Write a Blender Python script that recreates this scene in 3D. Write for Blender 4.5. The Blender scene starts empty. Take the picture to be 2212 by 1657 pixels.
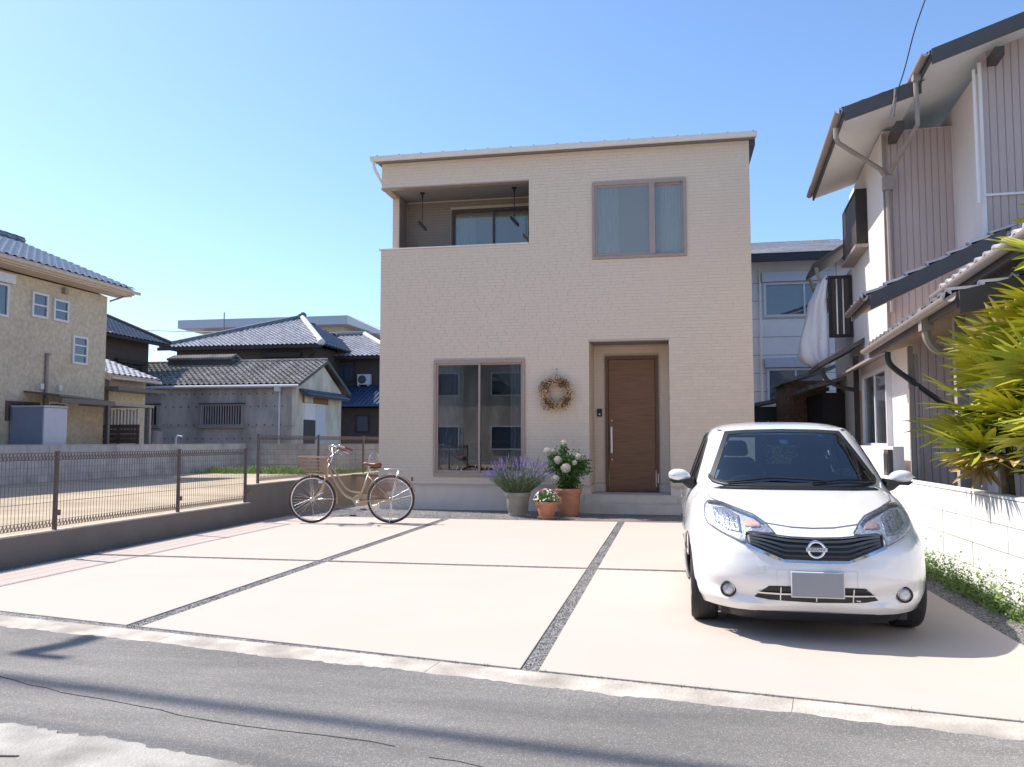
import bpy, bmesh, math, random
from mathutils import Vector, Matrix, Euler
from mathutils.bvhtree import BVHTree
R = math.radians
rnd = random.Random(7)
C = bpy.context.scene.collection
scn = bpy.context.scene
# ---------------------------------------------------------------- camera
EYE = 1.3
cam_d = bpy.data.cameras.new('camera')
cam = bpy.data.objects.new('camera', cam_d); C.objects.link(cam)
cam_d.sensor_width = 36; cam_d.lens = 1800 / 2212 * 36
cam_d.clip_start = 0.05; cam_d.clip_end = 2000
cam.location = (0, 0, EYE)
cam.rotation_euler = (R(90 + 4.004), 0, R(10.794))
scn.camera = cam
# ---------------------------------------------------------------- sky and sun
SUN = Vector((-0.78, 0.20, 1.0)).normalized()
elev = math.asin(SUN.z); azim = math.atan2(SUN.x, SUN.y)
world = bpy.data.worlds.new('World'); scn.world = world; world.use_nodes = True
nt = world.node_tree; nt.nodes.clear()
sky = nt.nodes.new('ShaderNodeTexSky'); sky.sky_type = 'NISHITA'; sky.sun_disc = False
sky.sun_elevation = elev; sky.sun_rotation = azim
sky.altitude = 0; sky.air_density = 1.0; sky.dust_density = 0.8; sky.ozone_density = 6.5
bg = nt.nodes.new('ShaderNodeBackground'); bg.inputs[1].default_value = 0.15
wo = nt.nodes.new('ShaderNodeOutputWorld')
nt.links.new(sky.outputs[0], bg.inputs[0]); nt.links.new(bg.outputs[0], wo.inputs[0])
sd = bpy.data.lights.new('sun', 'SUN'); sd.energy = 4.2; sd.angle = R(0.53); sd.color = (1.0, 0.93, 0.84)
so = bpy.data.objects.new('sun', sd); C.objects.link(so)
so.rotation_euler = SUN.to_track_quat('Z', 'Y').to_euler(); so.location = (-30, 8, 40)
scn.view_settings.view_transform = 'Standard'
try: scn.view_settings.look = 'None'
except Exception: pass
scn.view_settings.exposure = 0.7; scn.view_settings.gamma = 1; scn.view_settings.use_curve_mapping = False
scn.render.engine = 'CYCLES'
scn.cycles.max_bounces = 8; scn.cycles.transparent_max_bounces = 16

# ---------------------------------------------------------------- materials
M = {}
def mat(name, col, rough=.8, var=.12, scale=6, bump=0., bscale=60, metal=0., spec=.5, col2=None, rand=0.,
        stain=0., sscale=.8, coat=0., vstretch=None, subsurf=0):
    m = bpy.data.materials.new(name); m.use_nodes = True
    n = m.node_tree.nodes; l = m.node_tree.links
    b = n['Principled BSDF']
    b.inputs['Roughness'].default_value = rough; b.inputs['Metallic'].default_value = metal
    b.inputs['Specular IOR Level'].default_value = spec; b.inputs['Coat Weight'].default_value = coat
    geo = n.new('ShaderNodeNewGeometry'); vec = geo.outputs['Position']
    if vstretch:
        mp = n.new('ShaderNodeMapping'); mp.inputs['Scale'].default_value = vstretch
        l.new(vec, mp.inputs['Vector']); vec = mp.outputs[0]
    nz = n.new('ShaderNodeTexNoise'); nz.inputs['Scale'].default_value = scale; nz.inputs['Detail'].default_value = 6
    l.new(vec, nz.inputs['Vector'])
    mr = n.new('ShaderNodeMapRange'); mr.inputs[1].default_value = .3; mr.inputs[2].default_value = .7
    l.new(nz.outputs['Fac'], mr.inputs[0])
    mx = n.new('ShaderNodeMix'); mx.data_type = 'RGBA'
    c2 = col2 if col2 else tuple(min(1, c * (1 + var)) for c in col)
    c1 = col if col2 else tuple(c * (1 - var) for c in col)
    mx.inputs[6].default_value = (*c1, 1); mx.inputs[7].default_value = (*c2, 1)
    l.new(mr.outputs[0], mx.inputs[0]); out = mx.outputs[2]
    if rand:
        oi = n.new('ShaderNodeObjectInfo'); m2 = n.new('ShaderNodeMapRange')
        m2.inputs[3].default_value = 1 - rand; m2.inputs[4].default_value = 1 + rand
        l.new(oi.outputs['Random'], m2.inputs[0])
        hs = n.new('ShaderNodeHueSaturation'); l.new(m2.outputs[0], hs.inputs['Value']); l.new(out, hs.inputs['Color']); out = hs.outputs[0]
    if stain:
        ns = n.new('ShaderNodeTexNoise'); ns.inputs['Scale'].default_value = sscale; ns.inputs['Detail'].default_value = 8
        l.new(vec, ns.inputs['Vector'])
        m3 = n.new('ShaderNodeMapRange'); m3.inputs[1].default_value = .42; m3.inputs[2].default_value = .62
        m3.inputs[3].default_value = 1.; m3.inputs[4].default_value = 1 - stain
        l.new(ns.outputs['Fac'], m3.inputs[0])
        h3 = n.new('ShaderNodeHueSaturation'); l.new(m3.outputs[0], h3.inputs['Value']); l.new(out, h3.inputs['Color']); out = h3.outputs[0]
    l.new(out, b.inputs['Base Color'])
    if bump:
        nb = n.new('ShaderNodeTexNoise'); nb.inputs['Scale'].default_value = bscale; nb.inputs['Detail'].default_value = 4
        l.new(geo.outputs['Position'], nb.inputs['Vector'])
        bp = n.new('ShaderNodeBump'); bp.inputs['Strength'].default_value = bump; bp.inputs['Distance'].default_value = .01
        l.new(nb.outputs['Fac'], bp.inputs['Height']); l.new(bp.outputs[0], b.inputs['Normal'])
    M[name] = m
    return m
def speckle(name, cols, scale, rough=.9, bump=.6, lo=.75, hi=1.25, big=1.3, stretch=(1, 1, 1), rot=0):
    """small stones set in a darker binder"""
    m = mat(name, cols[0], rough)
    n = m.node_tree.nodes; l = m.node_tree.links; b = n['Principled BSDF']
    geo = n.new('ShaderNodeNewGeometry')
    v = n.new('ShaderNodeTexVoronoi'); v.inputs['Scale'].default_value = scale; l.new(geo.outputs['Position'], v.inputs['Vector'])
    sp = n.new('ShaderNodeSeparateColor'); l.new(v.outputs['Color'], sp.inputs[0])
    cr = n.new('ShaderNodeValToRGB'); cr.color_ramp.interpolation = 'CONSTANT'
    e = cr.color_ramp.elements
    for i, c in enumerate(cols):
        if i < 2: el = e[i]; el.position = i / len(cols)
        else: el = e.new(i / len(cols))
        el.color = (*c, 1)
    l.new(sp.outputs[0], cr.inputs[0])
    nz = n.new('ShaderNodeTexNoise'); nz.inputs['Scale'].default_value = big; nz.inputs['Detail'].default_value = 9; nz.inputs['Roughness'].default_value = .62
    mp = n.new('ShaderNodeMapping'); mp.inputs['Scale'].default_value = stretch; mp.inputs['Rotation'].default_value = (0, 0, rot)
    l.new(geo.outputs['Position'], mp.inputs['Vector']); l.new(mp.outputs[0], nz.inputs['Vector'])
    mr = n.new('ShaderNodeMapRange'); mr.inputs[1].default_value = .3; mr.inputs[2].default_value = .7; mr.inputs[3].default_value = lo; mr.inputs[4].default_value = hi; l.new(nz.outputs['Fac'], mr.inputs[0])
    hs = n.new('ShaderNodeHueSaturation'); l.new(cr.outputs[0], hs.inputs['Color']); l.new(mr.outputs[0], hs.inputs['Value'])
    l.new(hs.outputs[0], b.inputs['Base Color'])
    bp = n.new('ShaderNodeBump'); bp.inputs['Strength'].default_value = bump; bp.inputs['Distance'].default_value = .006; bp.invert = True
    l.new(v.outputs['Distance'], bp.inputs['Height']); l.new(bp.outputs[0], b.inputs['Normal'])
    return m
def glass(name, tint=(.6, .7, .75), refl=1.0, opac=.0, ocol=(.1, .15, .2), rough=0.0, base=.06):
    m = bpy.data.materials.new(name); m.use_nodes = True
    n = m.node_tree.nodes; l = m.node_tree.links; n.clear()
    o = n.new('ShaderNodeOutputMaterial'); tr = n.new('ShaderNodeBsdfTransparent'); tr.inputs[0].default_value = (*tint, 1)
    gl = n.new('ShaderNodeBsdfGlossy'); gl.inputs['Roughness'].default_value = rough
    lw = n.new('ShaderNodeLayerWeight'); lw.inputs[0].default_value = .25
    mr = n.new('ShaderNodeMapRange'); mr.inputs[3].default_value = base; mr.inputs[4].default_value = refl
    l.new(lw.outputs['Fresnel'], mr.inputs[0])
    body = tr.outputs[0]
    if opac:
        df = n.new('ShaderNodeBsdfDiffuse'); df.inputs[0].default_value = (*ocol, 1)
        mm = n.new('ShaderNodeMixShader'); mm.inputs[0].default_value = opac
        l.new(tr.outputs[0], mm.inputs[1]); l.new(df.outputs[0], mm.inputs[2]); body = mm.outputs[0]
    mx = n.new('ShaderNodeMixShader'); l.new(mr.outputs[0], mx.inputs[0]); l.new(body, mx.inputs[1]); l.new(gl.outputs[0], mx.inputs[2])
    l.new(mx.outputs[0], o.inputs[0]); M[name] = m
    return m

# ---------------------------------------------------------------- mesh and object helpers
BASE = {}
def tag(o, label=None, cat=None, group=None, kind=None):
    if label: o['label'] = label
    if cat: o['category'] = cat
    if group: o['group'] = group
    if kind: o['kind'] = kind
    return o
def thing(name, label, cat, loc=(0, 0, 0), group=None, kind=None):
    o = bpy.data.objects.new(name, None); C.objects.link(o); o.location = loc; o.empty_display_size = .2
    BASE[o.name] = Vector(loc)
    return tag(o, label, cat, group, kind)
class Frame:
    def __init__(s, o=(0, 0, 0), rz=0, sc=1): s.m = Matrix.Translation(o) @ Matrix.Rotation(rz, 4, 'Z') @ Matrix.Scale(sc, 4)
class MB:
    def __init__(s, fr=None): s.v = []; s.f = []; s.m = fr.m if fr else None
    def add(s, vs, fs):
        k = len(s.v)
        for p in vs:
            p = Vector(p); s.v.append(s.m @ p if s.m else p)
        s.f += [tuple(i + k for i in f) for f in fs]; return s
    def box(s, x0, x1, y0, y1, z0, z1):
        v = [(x, y, z) for z in (z0, z1) for y in (y0, y1) for x in (x0, x1)]
        return s.add(v, [(0, 2, 3, 1), (4, 5, 7, 6), (0, 1, 5, 4), (2, 6, 7, 3), (0, 4, 6, 2), (1, 3, 7, 5)])
    def hexa(s, v):   # 4 bottom (ccw) + 4 top
        return s.add(v, [(3, 2, 1, 0), (4, 5, 6, 7), (0, 1, 5, 4), (1, 2, 6, 5), (2, 3, 7, 6), (3, 0, 4, 7)])
    def prism(s, poly, ext):
        n = len(poly); e = Vector(ext); a = [Vector(p) for p in poly]
        return s.add(a + [p + e for p in a], [tuple(range(n))[::-1], tuple(range(n, 2 * n))] + [(i, (i + 1) % n, n + (i + 1) % n, n + i) for i in range(n)])
    def bar(s, a, b, w, h=None, up=(0, 0, 1)):
        a = Vector(a); b = Vector(b); d = (b - a).normalized(); u = Vector(up)
        if abs(d.dot(u)) > .98: u = Vector((1, 0, 0))
        x = d.cross(u).normalized() * w / 2; y = x.cross(d).normalized() * (h or w) / 2
        return s.hexa([a - x - y, a + x - y, a + x + y, a - x + y, b - x - y, b + x - y, b + x + y, b - x + y])
    def tube(s, pts, r, n=8, cap=True):
        pts = [Vector(p) for p in pts]; N = len(pts); vs = []; rr = r if isinstance(r, (list, tuple)) else [r] * N
        u = None
        for i, p in enumerate(pts):
            d = (pts[min(i + 1, N - 1)] - pts[max(i - 1, 0)]).normalized()
            if u is None:
                u = Vector((0, 0, 1)) if abs(d.z) < .9 else Vector((1, 0, 0))
            x = d.cross(u).normalized(); u = x.cross(d).normalized()
            for k in range(n):
                t = 2 * math.pi * k / n; vs.append(p + (x * math.cos(t) + u * math.sin(t)) * rr[i])
        fs = [(i * n + k, i * n + (k + 1) % n, (i + 1) * n + (k + 1) % n, (i + 1) * n + k) for i in range(N - 1) for k in range(n)]
        if cap: fs += [tuple(range(n))[::-1], tuple(range((N - 1) * n, N * n))]
        return s.add(vs, fs)
    def lathe(s, prof, n=32, o=(0, 0, 0), axis='Z', cap=False):
        vs = []
        for r, z in prof:
            for k in range(n):
                t = 2 * math.pi * k / n; a, b = r * math.cos(t), r * math.sin(t)
                p = (a, b, z) if axis == 'Z' else ((a, z, b) if axis == 'Y' else (z, a, b))
                vs.append(Vector(p) + Vector(o))
        L = len(prof)
        fs = [(i * n + k, i * n + (k + 1) % n, (i + 1) * n + (k + 1) % n, (i + 1) * n + k) for i in range(L - 1) for k in range(n)]
        if cap: fs += [tuple(range(n))[::-1], tuple(range((L - 1) * n, L * n))]
        return s.add(vs, fs)
    def ball(s, c, r, n=8, sq=(1, 1, 1)):
        prof = [(max(1e-4, math.sin(math.pi * i / n)) , -math.cos(math.pi * i / n)) for i in range(n + 1)]
        k = len(s.v); m = s.m; s.m = None; s.lathe(prof, n * 2); s.m = m
        for i in range(k, len(s.v)):
            p = s.v[i]; q = Vector((c[0] + p.x * r * sq[0], c[1] + p.y * r * sq[1], c[2] + p.z * r * sq[2])); s.v[i] = m @ q if m else q
        return s
    def mesh(s, name, m, smooth=False, base=None):
        me = bpy.data.meshes.new(name); b = base or Vector((0, 0, 0))
        me.from_pydata([p - b for p in s.v], [], s.f); me.materials.append(M[m] if isinstance(m, str) else m)
        bm = bmesh.new(); bm.from_mesh(me); bmesh.ops.recalc_face_normals(bm, faces=bm.faces); bm.to_mesh(me); bm.free()
        if smooth:
            me.polygons.foreach_set('use_smooth', [True] * len(me.polygons))
            if smooth != 'all':
                try: me.set_sharp_from_angle(angle=R(38 if smooth is True else smooth))
                except Exception: pass
        return me
    def build(s, name, m, parent=None, smooth=False, loc=None, label=None, cat=None, group=None, kind=None, bevel=0):
        b = BASE[parent.name] if parent is not None else Vector(loc or (0, 0, 0))
        o = bpy.data.objects.new(name, s.mesh(name, m, smooth, b)); C.objects.link(o)
        if parent is not None: o.parent = parent
        else: o.location = b
        BASE[o.name] = b
        if bevel:
            md = o.modifiers.new('bevel', 'BEVEL'); md.width = bevel; md.segments = 2; md.limit_method = 'ANGLE'
        return tag(o, label, cat, group, kind)
def piece(name, me, mw, parent):
    """one small piece sharing its mesh, placed by a world matrix"""
    o = bpy.data.objects.new(name, me); C.objects.link(o); o.parent = parent
    o.matrix_local = Matrix.Translation(-BASE[parent.name]) @ mw
    BASE[o.name] = BASE[parent.name]
    return o
def spread(name, me, mats, parent, limit=300, key=None):
    """pieces one by one up to the limit (those nearest the camera first), the rest joined as one part"""
    if key is None: key = lambda w: (w.translation - Vector((0, 0, EYE))).length
    mats = sorted(mats, key=key)
    for w in mats[:limit]: piece(name, me, w, parent)
    if len(mats) > limit:
        src = [v.co.copy() for v in me.vertices]; fs = [tuple(p.vertices) for p in me.polygons]; mb = MB()
        for w in mats[limit:]: mb.add([w @ c for c in src], fs)
        o = mb.build(name + '_field', me.materials[0], parent, smooth=me.polygons[0].use_smooth and 'all'); o['kind'] = 'stuff'
def smoothcurve(pts, n=6):
    P = [Vector(p) for p in pts]; out = []
    for i in range(len(P) - 1):
        p0, p1, p2, p3 = P[max(i - 1, 0)], P[i], P[i + 1], P[min(i + 2, len(P) - 1)]
        for k in range(n):
            t = k / n; out.append(.5 * ((2 * p1) + (p2 - p0) * t + (2 * p0 - 5 * p1 + 4 * p2 - p3) * t * t + (3 * p1 - p0 - 3 * p2 + p3) * t ** 3))
    out.append(P[-1]); return out
def interp(tab, x):
    if x <= tab[0][0]: return tab[0][1]
    for (a, b), (c, d) in zip(tab, tab[1:]):
        if x <= c: return b + (d - b) * (x - a) / (c - a)
    return tab[-1][1]
def frame_w(mb, x0, x1, z0, z1, y0, y1, t, tb=None):
    """a rectangular frame in an x-z plane, butt jointed"""
    tb = tb or t
    mb.box(x0, x1, y0, y1, z1 - t, z1); mb.box(x0, x1, y0, y1, z0, z0 + tb)
    mb.box(x0, x0 + t, y0, y1, z0 + tb, z1 - t); mb.box(x1 - t, x1, y0, y1, z0 + tb, z1 - t)
def frame_s(mb, y0, y1, z0, z1, x0, x1, t):
    mb.box(x0, x1, y0, y1, z1 - t, z1); mb.box(x0, x1, y0, y1, z0, z0 + t)
    mb.box(x0, x1, y0, y0 + t, z0 + t, z1 - t); mb.box(x0, x1, y1 - t, y1, z0 + t, z1 - t)
def wall_w(mb, x0, x1, z0, z1, y0, y1, holes):
    """wall slab in the x-z plane with rectangular openings (x0,x1,z0,z1)"""
    xs = sorted({x0, x1, *[h[0] for h in holes], *[h[1] for h in holes]}); zs = sorted({z0, z1, *[h[2] for h in holes], *[h[3] for h in holes]})
    xs = [x for x in xs if x0 <= x <= x1]; zs = [z for z in zs if z0 <= z <= z1]
    for a, b in zip(xs, xs[1:]):
        for c, d in zip(zs, zs[1:]):
            mx, mz = (a + b) / 2, (c + d) / 2
            if not any(h[0] < mx < h[1] and h[2] < mz < h[3] for h in holes): mb.box(a, b, y0, y1, c, d)
# ---------------------------------------------------------------- material list (real-world base colours)
mat('concrete_pale', (.535, .45, .385), .9, .012, 2.2, .3, 260, stain=.022, sscale=.7)
speckle('washed_gravel', [(.08, .078, .075), (.15, .142, .137), (.24, .23, .22), (.12, .114, .11), (.34, .325, .31)], 95)
speckle('washed_gravel_brown', [(.11, .095, .085), (.20, .17, .15), (.27, .23, .20), (.15, .13, .11)], 110)
speckle('asphalt', [(.158, .148, .135), (.185, .174, .158), (.165, .155, .141), (.198, .186, .169), (.173, .163, .148), (.148, .139, .127), (.181, .17, .155), (.27, .253, .23)], 170, bump=.35, lo=.70, hi=1.35, big=1.1, stretch=(.45, 1.6, 1), rot=R(10.4))
mat('curb_stone', (.53, .47, .40), .88, .2, 5, .6, 60, stain=.35, sscale=2.2)
mat('gutter_concrete', (.42, .395, .35), .9, .2, 3.5, .7, 70, stain=.35, sscale=2.5)
mat('crack_dark', (.055, .05, .05), 1., .1)
mat('sand', (.46, .37, .26), .95, .16, 1.3, .6, 30, stain=.15, sscale=.5)
mat('field_ground', (.16, .15, .12), .95, .3, .3)
mat('retaining', (.20, .175, .155), .9, .14, 60, .3, 220, stain=.08, sscale=3)
mat('wall_cap', (.50, .45, .38), .9, .15, 20, .3, 120)
mat('siding', (.75, .60, .455), .72, .06, 60, .15, 220, rand=.03)
mat('siding_shaded', (.27, .215, .18), .72, .08, 60, .15, 220, rand=.03)  # siding darkened for the balcony recess, its shade put into the colour
mat('siding_joint', (.58, .47, .37), .85, .1, 40)
mat('siding_trim', (.58, .48, .41), .5, .04, 20)
mat('foundation', (.74, .62, .51), .85, .04, 5, .15, 150)
mat('gutter_white', (.78, .72, .66), .4, .03, 10)
mat('roof_metal', (.09, .095, .11), .35, .06, 10, metal=.4)
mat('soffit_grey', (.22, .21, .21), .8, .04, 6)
mat('frame_bronze', (.42, .31, .25), .42, .04, 8, metal=.25)
mat('frame_dark', (.09, .065, .055), .45, .05, 8)
mat('door_wood', (.235, .11, .046), .5, .25, 3, .12, 90, vstretch=(1, 1, 26))
mat('door_frame', (.16, .08, .04), .5, .1, 6)
mat('steel', (.6, .6, .62), .28, .04, 20, metal=1.)
mat('black_plastic', (.018, .018, .02), .38, .1, 20)
mat('room_wall', (.34, .34, .31), .9, .05, 2)
mat('room_dark', (.045, .045, .052), .9, .1, 2)
mat('curtain', (.50, .53, .55), .9, .12, 14, vstretch=(3, 3, .5))
mat('tile_step', (.60, .52, .42), .7, .06, 5, .2, 200, rand=.05)
mat('white_paint_wall', (.80, .79, .77), .85, .03, 3, .3, 90, stain=.05, sscale=1.6, rand=.015)
mat('mortar_white', (.74, .72, .70), .9, .04, 6)
mat('block_grey', (.46, .44, .44), .92, .1, 5, .5, 70, rand=.07, stain=.28, sscale=1.1)
mat('mortar_grey', (.19, .19, .20), .92, .1, 6)
mat('fence_brown', (.105, .078, .07), .5, .08, 12)
mat('brown_metal', (.12, .095, .085), .45, .08, 12)
mat('yellow_stucco', (.54, .47, .36), .95, .16, 9, .8, 40, stain=.08, sscale=.7)
mat('cream_trim', (.58, .47, .38), .7, .06, 8)
mat('white_frame', (.62, .62, .66), .5, .05, 8)
mat('roof_tile_silver', (.50, .48, .48), .30, .12, 7, rand=.16, spec=.8)
mat('roof_tile_blue', (.11, .13, .17), .42, .12, 7, rand=.2)
mat('roof_tile_dark', (.16, .16, .175), .5, .14, 7, rand=.2)
mat('roof_tile_old', (.25, .235, .215), .85, .3, 6, .3, 50, rand=.22, stain=.3, sscale=1.2)
mat('roof_slate', (.30, .30, .32), .75, .16, 9, rand=.15)
mat('ridge_white', (.62, .62, .66), .55, .08, 8, stain=.1)
mat('brown_wall', (.085, .062, .052), .9, .1, 4)
mat('dark_brown', (.035, .028, .026), .8, .1, 4)
mat('grey_render', (.54, .49, .45), .92, .12, 3, .2, 60, stain=.38, sscale=.9, vstretch=(1, 1, .35))
mat('cream_render', (.70, .62, .50), .92, .1, 3, stain=.25, sscale=1, vstretch=(1, 1, .5))
mat('rust', (.25, .12, .05), .9, .3, 5)
mat('shed_blue', (.22, .25, .34), .6, .04, 5)
mat('shed_white', (.50, .52, .60), .6, .04, 5)
mat('pale_panel', (.80, .76, .74), .8, .03, 3, stain=.05)
mat('lilac_siding', (.50, .40, .37), .75, .05, 2, .05, 60, stain=.05, sscale=.8, vstretch=(1, 1, .3))
mat('white_siding', (.76, .70, .66), .8, .04, 2, stain=.07, sscale=1)
mat('soffit_white', (.70, .68, .64), .85, .03, 4)
mat('fascia_grey', (.085, .075, .075), .6, .08, 6)
mat('pipe_taupe', (.30, .25, .22), .5, .07, 8)
mat('soffit_wood', (.40, .25, .13), .8, .15, 5)
mat('old_wood', (.30, .20, .12), .8, .25, 5, vstretch=(4, 4, .6))
mat('grey_wood', (.33, .30, .29), .85, .15, 5, vstretch=(5, 5, .5))
mat('brick_brown', (.30, .15, .095), .9, .14, 10, rand=.14)
mat('sheet_white', (.82, .81, .84), .95, .03, 3)
mat('cable', (.03, .032, .04), .6, .1)
mat('terracotta', (.52, .225, .125), .8, .10, 9, .15, 120, stain=.1, sscale=6)
mat('stone_pot', (.36, .335, .27), .85, .08, 9, .15, 120, stain=.12, sscale=5)
mat('soil', (.045, .03, .02), 1., .4, 60, .8, 90)
mat('leaf_sage', (.17, .235, .125), .8, .28, 16, rand=.1)
mat('leaf_rose', (.075, .17, .035), .55, .4, 22, rand=.1)
mat('leaf_bright', (.14, .26, .035), .6, .35, 26)
mat('weed', (.13, .21, .045), .8, .4, 14)
mat('lavender', (.26, .19, .42), .85, .25, 40)
mat('petal_white', (.86, .82, .74), .8, .05, 40)
mat('petal_magenta', (.42, .04, .14), .8, .3, 40)
mat('petal_pink', (.72, .36, .34), .8, .2, 40)
mat('flower_eye', (.55, .32, .04), .8, .1)
mat('dry_straw', (.52, .33, .14), .9, .4, 60)
mat('dry_cream', (.78, .60, .38), .9, .2, 60)
mat('dry_brown', (.17, .08, .04), .9, .4, 50)
mat('dry_orange', (.55, .17, .08), .9, .2)
mat('palm', (.56, .48, .035), .5, .35, 5, rand=.22, col2=(.24, .32, .03))
mat('palm_dry', (.55, .38, .14), .8, .3, 6, rand=.15)
mat('palm_stem', (.20, .15, .09), .95, .3, 14, .6, 40)
mat('car_white', (.80, .79, .77), .22, .01, 3, coat=1.0, spec=.5)
mat('car_seam', (.10, .10, .11), .6, .02)
mat('car_black', (.016, .016, .018), .5, .05)
mat('car_grille', (.05, .052, .057), .35, .05)
mat('chrome', (.75, .77, .80), .12, .02, metal=1.)
mat('lamp_inner', (.62, .62, .64), .3, .35, 45, metal=.25, bump=.6, bscale=60)
mat('lamp_bowl', (.48, .49, .52), .2, .5, 60, metal=.6, bump=.6, bscale=80)
mat('amber', (.66, .44, .36), .3, .15, 30)
mat('tyre', (.022, .022, .023), .75, .1, 20, .3, 60)
mat('tyre_brown', (.075, .04, .028), .75, .1)
mat('rim_silver', (.55, .56, .58), .3, .04, metal=.8)
mat('car_interior', (.035, .042, .058), .8, .1)
mat('car_seat', (.022, .03, .05), .85, .1)
mat('plate_grey', (.30, .31, .32), .55, .01)
mat('plate_rim', (.70, .70, .70), .4, .01)
mat('sticker', (.55, .75, .85), .5, .01)
mat('bike_gold', (.44, .33, .22), .33, .04, 20, metal=.35, coat=.5)
mat('bike_steel', (.72, .71, .70), .25, .04, metal=.9)
mat('leather', (.20, .065, .035), .35, .12, 30)
mat('wire_bronze', (.36, .23, .17), .4, .1, 20, metal=.4)
mat('blue_tarp', (.03, .06, .13), .5, .1)
glass('glass_window', (.62, .66, .68), .95, .0, base=.13)
glass('glass_clear', (.92, .94, .93), .8, base=.06)
glass('glass_upper', (.88, .93, .90), .9, opac=.32, ocol=(.50, .46, .37), base=.10)
glass('glass_far', (.30, .36, .42), .9, opac=.55, ocol=(.10, .13, .19), base=.12)
glass('glass_car', (.30, .42, .50), .9, opac=.03, ocol=(.05, .09, .14), base=.10)
glass('glass_side', (.12, .13, .13), .9, base=.10)
glass('lamp_lens', (.95, .97, 1.0), .6, base=.05)
# ================================================================ GROUND
MB().box(-400, 400, -200, 600, -.30, -.06).build('ground', 'field_ground', kind='structure')
RF = Frame((-5.01, 5.58, 0), math.atan2(-1.21, 6.61))
road = MB(RF).box(-40, 60, -9, -.302, -.055, -.03).build('road', 'asphalt', kind='structure')
def yfront(x): return 5.58 - .1831 * (x + 5.01)
# crack lines in the asphalt: thin recessed looking slivers of bitumen
rc = random.Random(3); cr = MB(RF)
def crack(pts, w):
    for (a, b), (c, d) in zip(pts, pts[1:]):
        n = 7
        for i in range(n):
            t0, t1 = i / n, (i + 1) / n
            ax, ay = a + (c - a) * t0, b + (d - b) * t0; bx, by = a + (c - a) * t1, b + (d - b) * t1
            ww = w * rc.uniform(.4, 1.4); j0 = jit[0]; jit[0] = rc.uniform(-.012, .012)
            cr.hexa([(ax, ay - ww / 2 + j0, -.0305), (bx, by - ww / 2 + jit[0], -.0305), (bx, by + ww / 2 + jit[0], -.0305), (ax, ay + ww / 2 + j0, -.0305),
                     (ax, ay - ww / 2 + j0, -.0275), (bx, by - ww / 2 + jit[0], -.0275), (bx, by + ww / 2 + jit[0], -.0275), (ax, ay + ww / 2 + j0, -.0275)])
jit = [0]
crack([(.3, -1.05), (1.2, -1.1), (2.2, -1.23), (3.2, -1.3), (4.1, -1.27)], .005)
crack([(4.3, -1.33), (5.2, -1.42), (5.6, -1.5)], .003)
cr.build('tar_crack', 'crack_dark', kind='structure')
# far gutter slab in the lower left corner
gs = MB(RF).box(-12, 14, -3.6, -1.74, -.05, -.018).build('gutter_slab', 'gutter_concrete', kind='structure')
cr = MB(RF); 
def crack2(pts, w):
    for (a, b), (c, d) in zip(pts, pts[1:]):
        cr.hexa([(a, b - w[0], -.0185), (c, d - w[1], -.0185), (c, d + w[1], -.0185), (a, b + w[0], -.0185),
                 (a, b - w[0], -.0145), (c, d - w[1], -.0145), (c, d + w[1], -.0145), (a, b + w[0], -.0145)]); w = (w[1], w[1] * .6)
crack2([(1.9, -2.35), (2.25, -2.2), (2.5, -2.05), (2.7, -1.98)], (.03, .02)); crack2([(2.75, -2.25), (2.95, -2.12)], (.008, .005))
cr.build('slab_crack', 'crack_dark', kind='structure')
# curb stones along the lot edge
kb = thing('kerb', 'worn pale kerb line between the asphalt and the driveway', 'kerb', (-5.01, 5.58, 0), kind='structure')
del kb['category']; del kb['label']
kme = MB().hexa([(-.9985, -.14, -.06), (.9985, -.14, -.06), (.9985, .14, -.06), (-.9985, .14, -.06), (-.9985, -.125, -.020), (.9985, -.125, -.020), (.9985, .14, -.006), (-.9985, .14, -.006)]).mesh('kerb_stone', 'curb_stone')
MB(RF).box(-12, 14, -.295, -.012, -.055, -.022).build('kerb_bed', 'curb_stone', kb)
for i in range(-4, 8):
    piece('kerb_stone', kme, RF.m @ Matrix.Translation((i * 2 + .7, -.152, rnd.uniform(-.002, .001))), kb)
def fringe(y0, yj, x0, x1, z, m, amp, parent, name, sgn=1):
    # ragged lip of one surface running over the next
    e = []; x = x0; ph = rc.uniform(0, 9)
    while x < x1: e.append((x, yj + amp * (.5 * math.sin(x * 3.1 + ph) + .4 * math.sin(x * 11.3) + rc.uniform(-.55, .55)))); x += rc.uniform(.02, .06)
    v = []; 
    for a, b in e: v += [(a, y0, -.034 if m == 'asphalt' else z - .004), (a, b, z), (a, b + sgn * .006, z - .012)]
    return MB(RF).add(v, [(3 * i + k, 3 * i + k + 1, 3 * i + k + 4, 3 * i + k + 3) for i in range(len(e) - 1) for k in (0, 1)]).build(name, m, parent)
fringe(-.44, -.245, -8, 10, -.0125, 'asphalt', .024, road, 'asphalt_lip')
fringe(-2.0, -1.70, -8, 10, -.0165, 'gutter_concrete', .03, gs, 'slab_lip')
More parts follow.
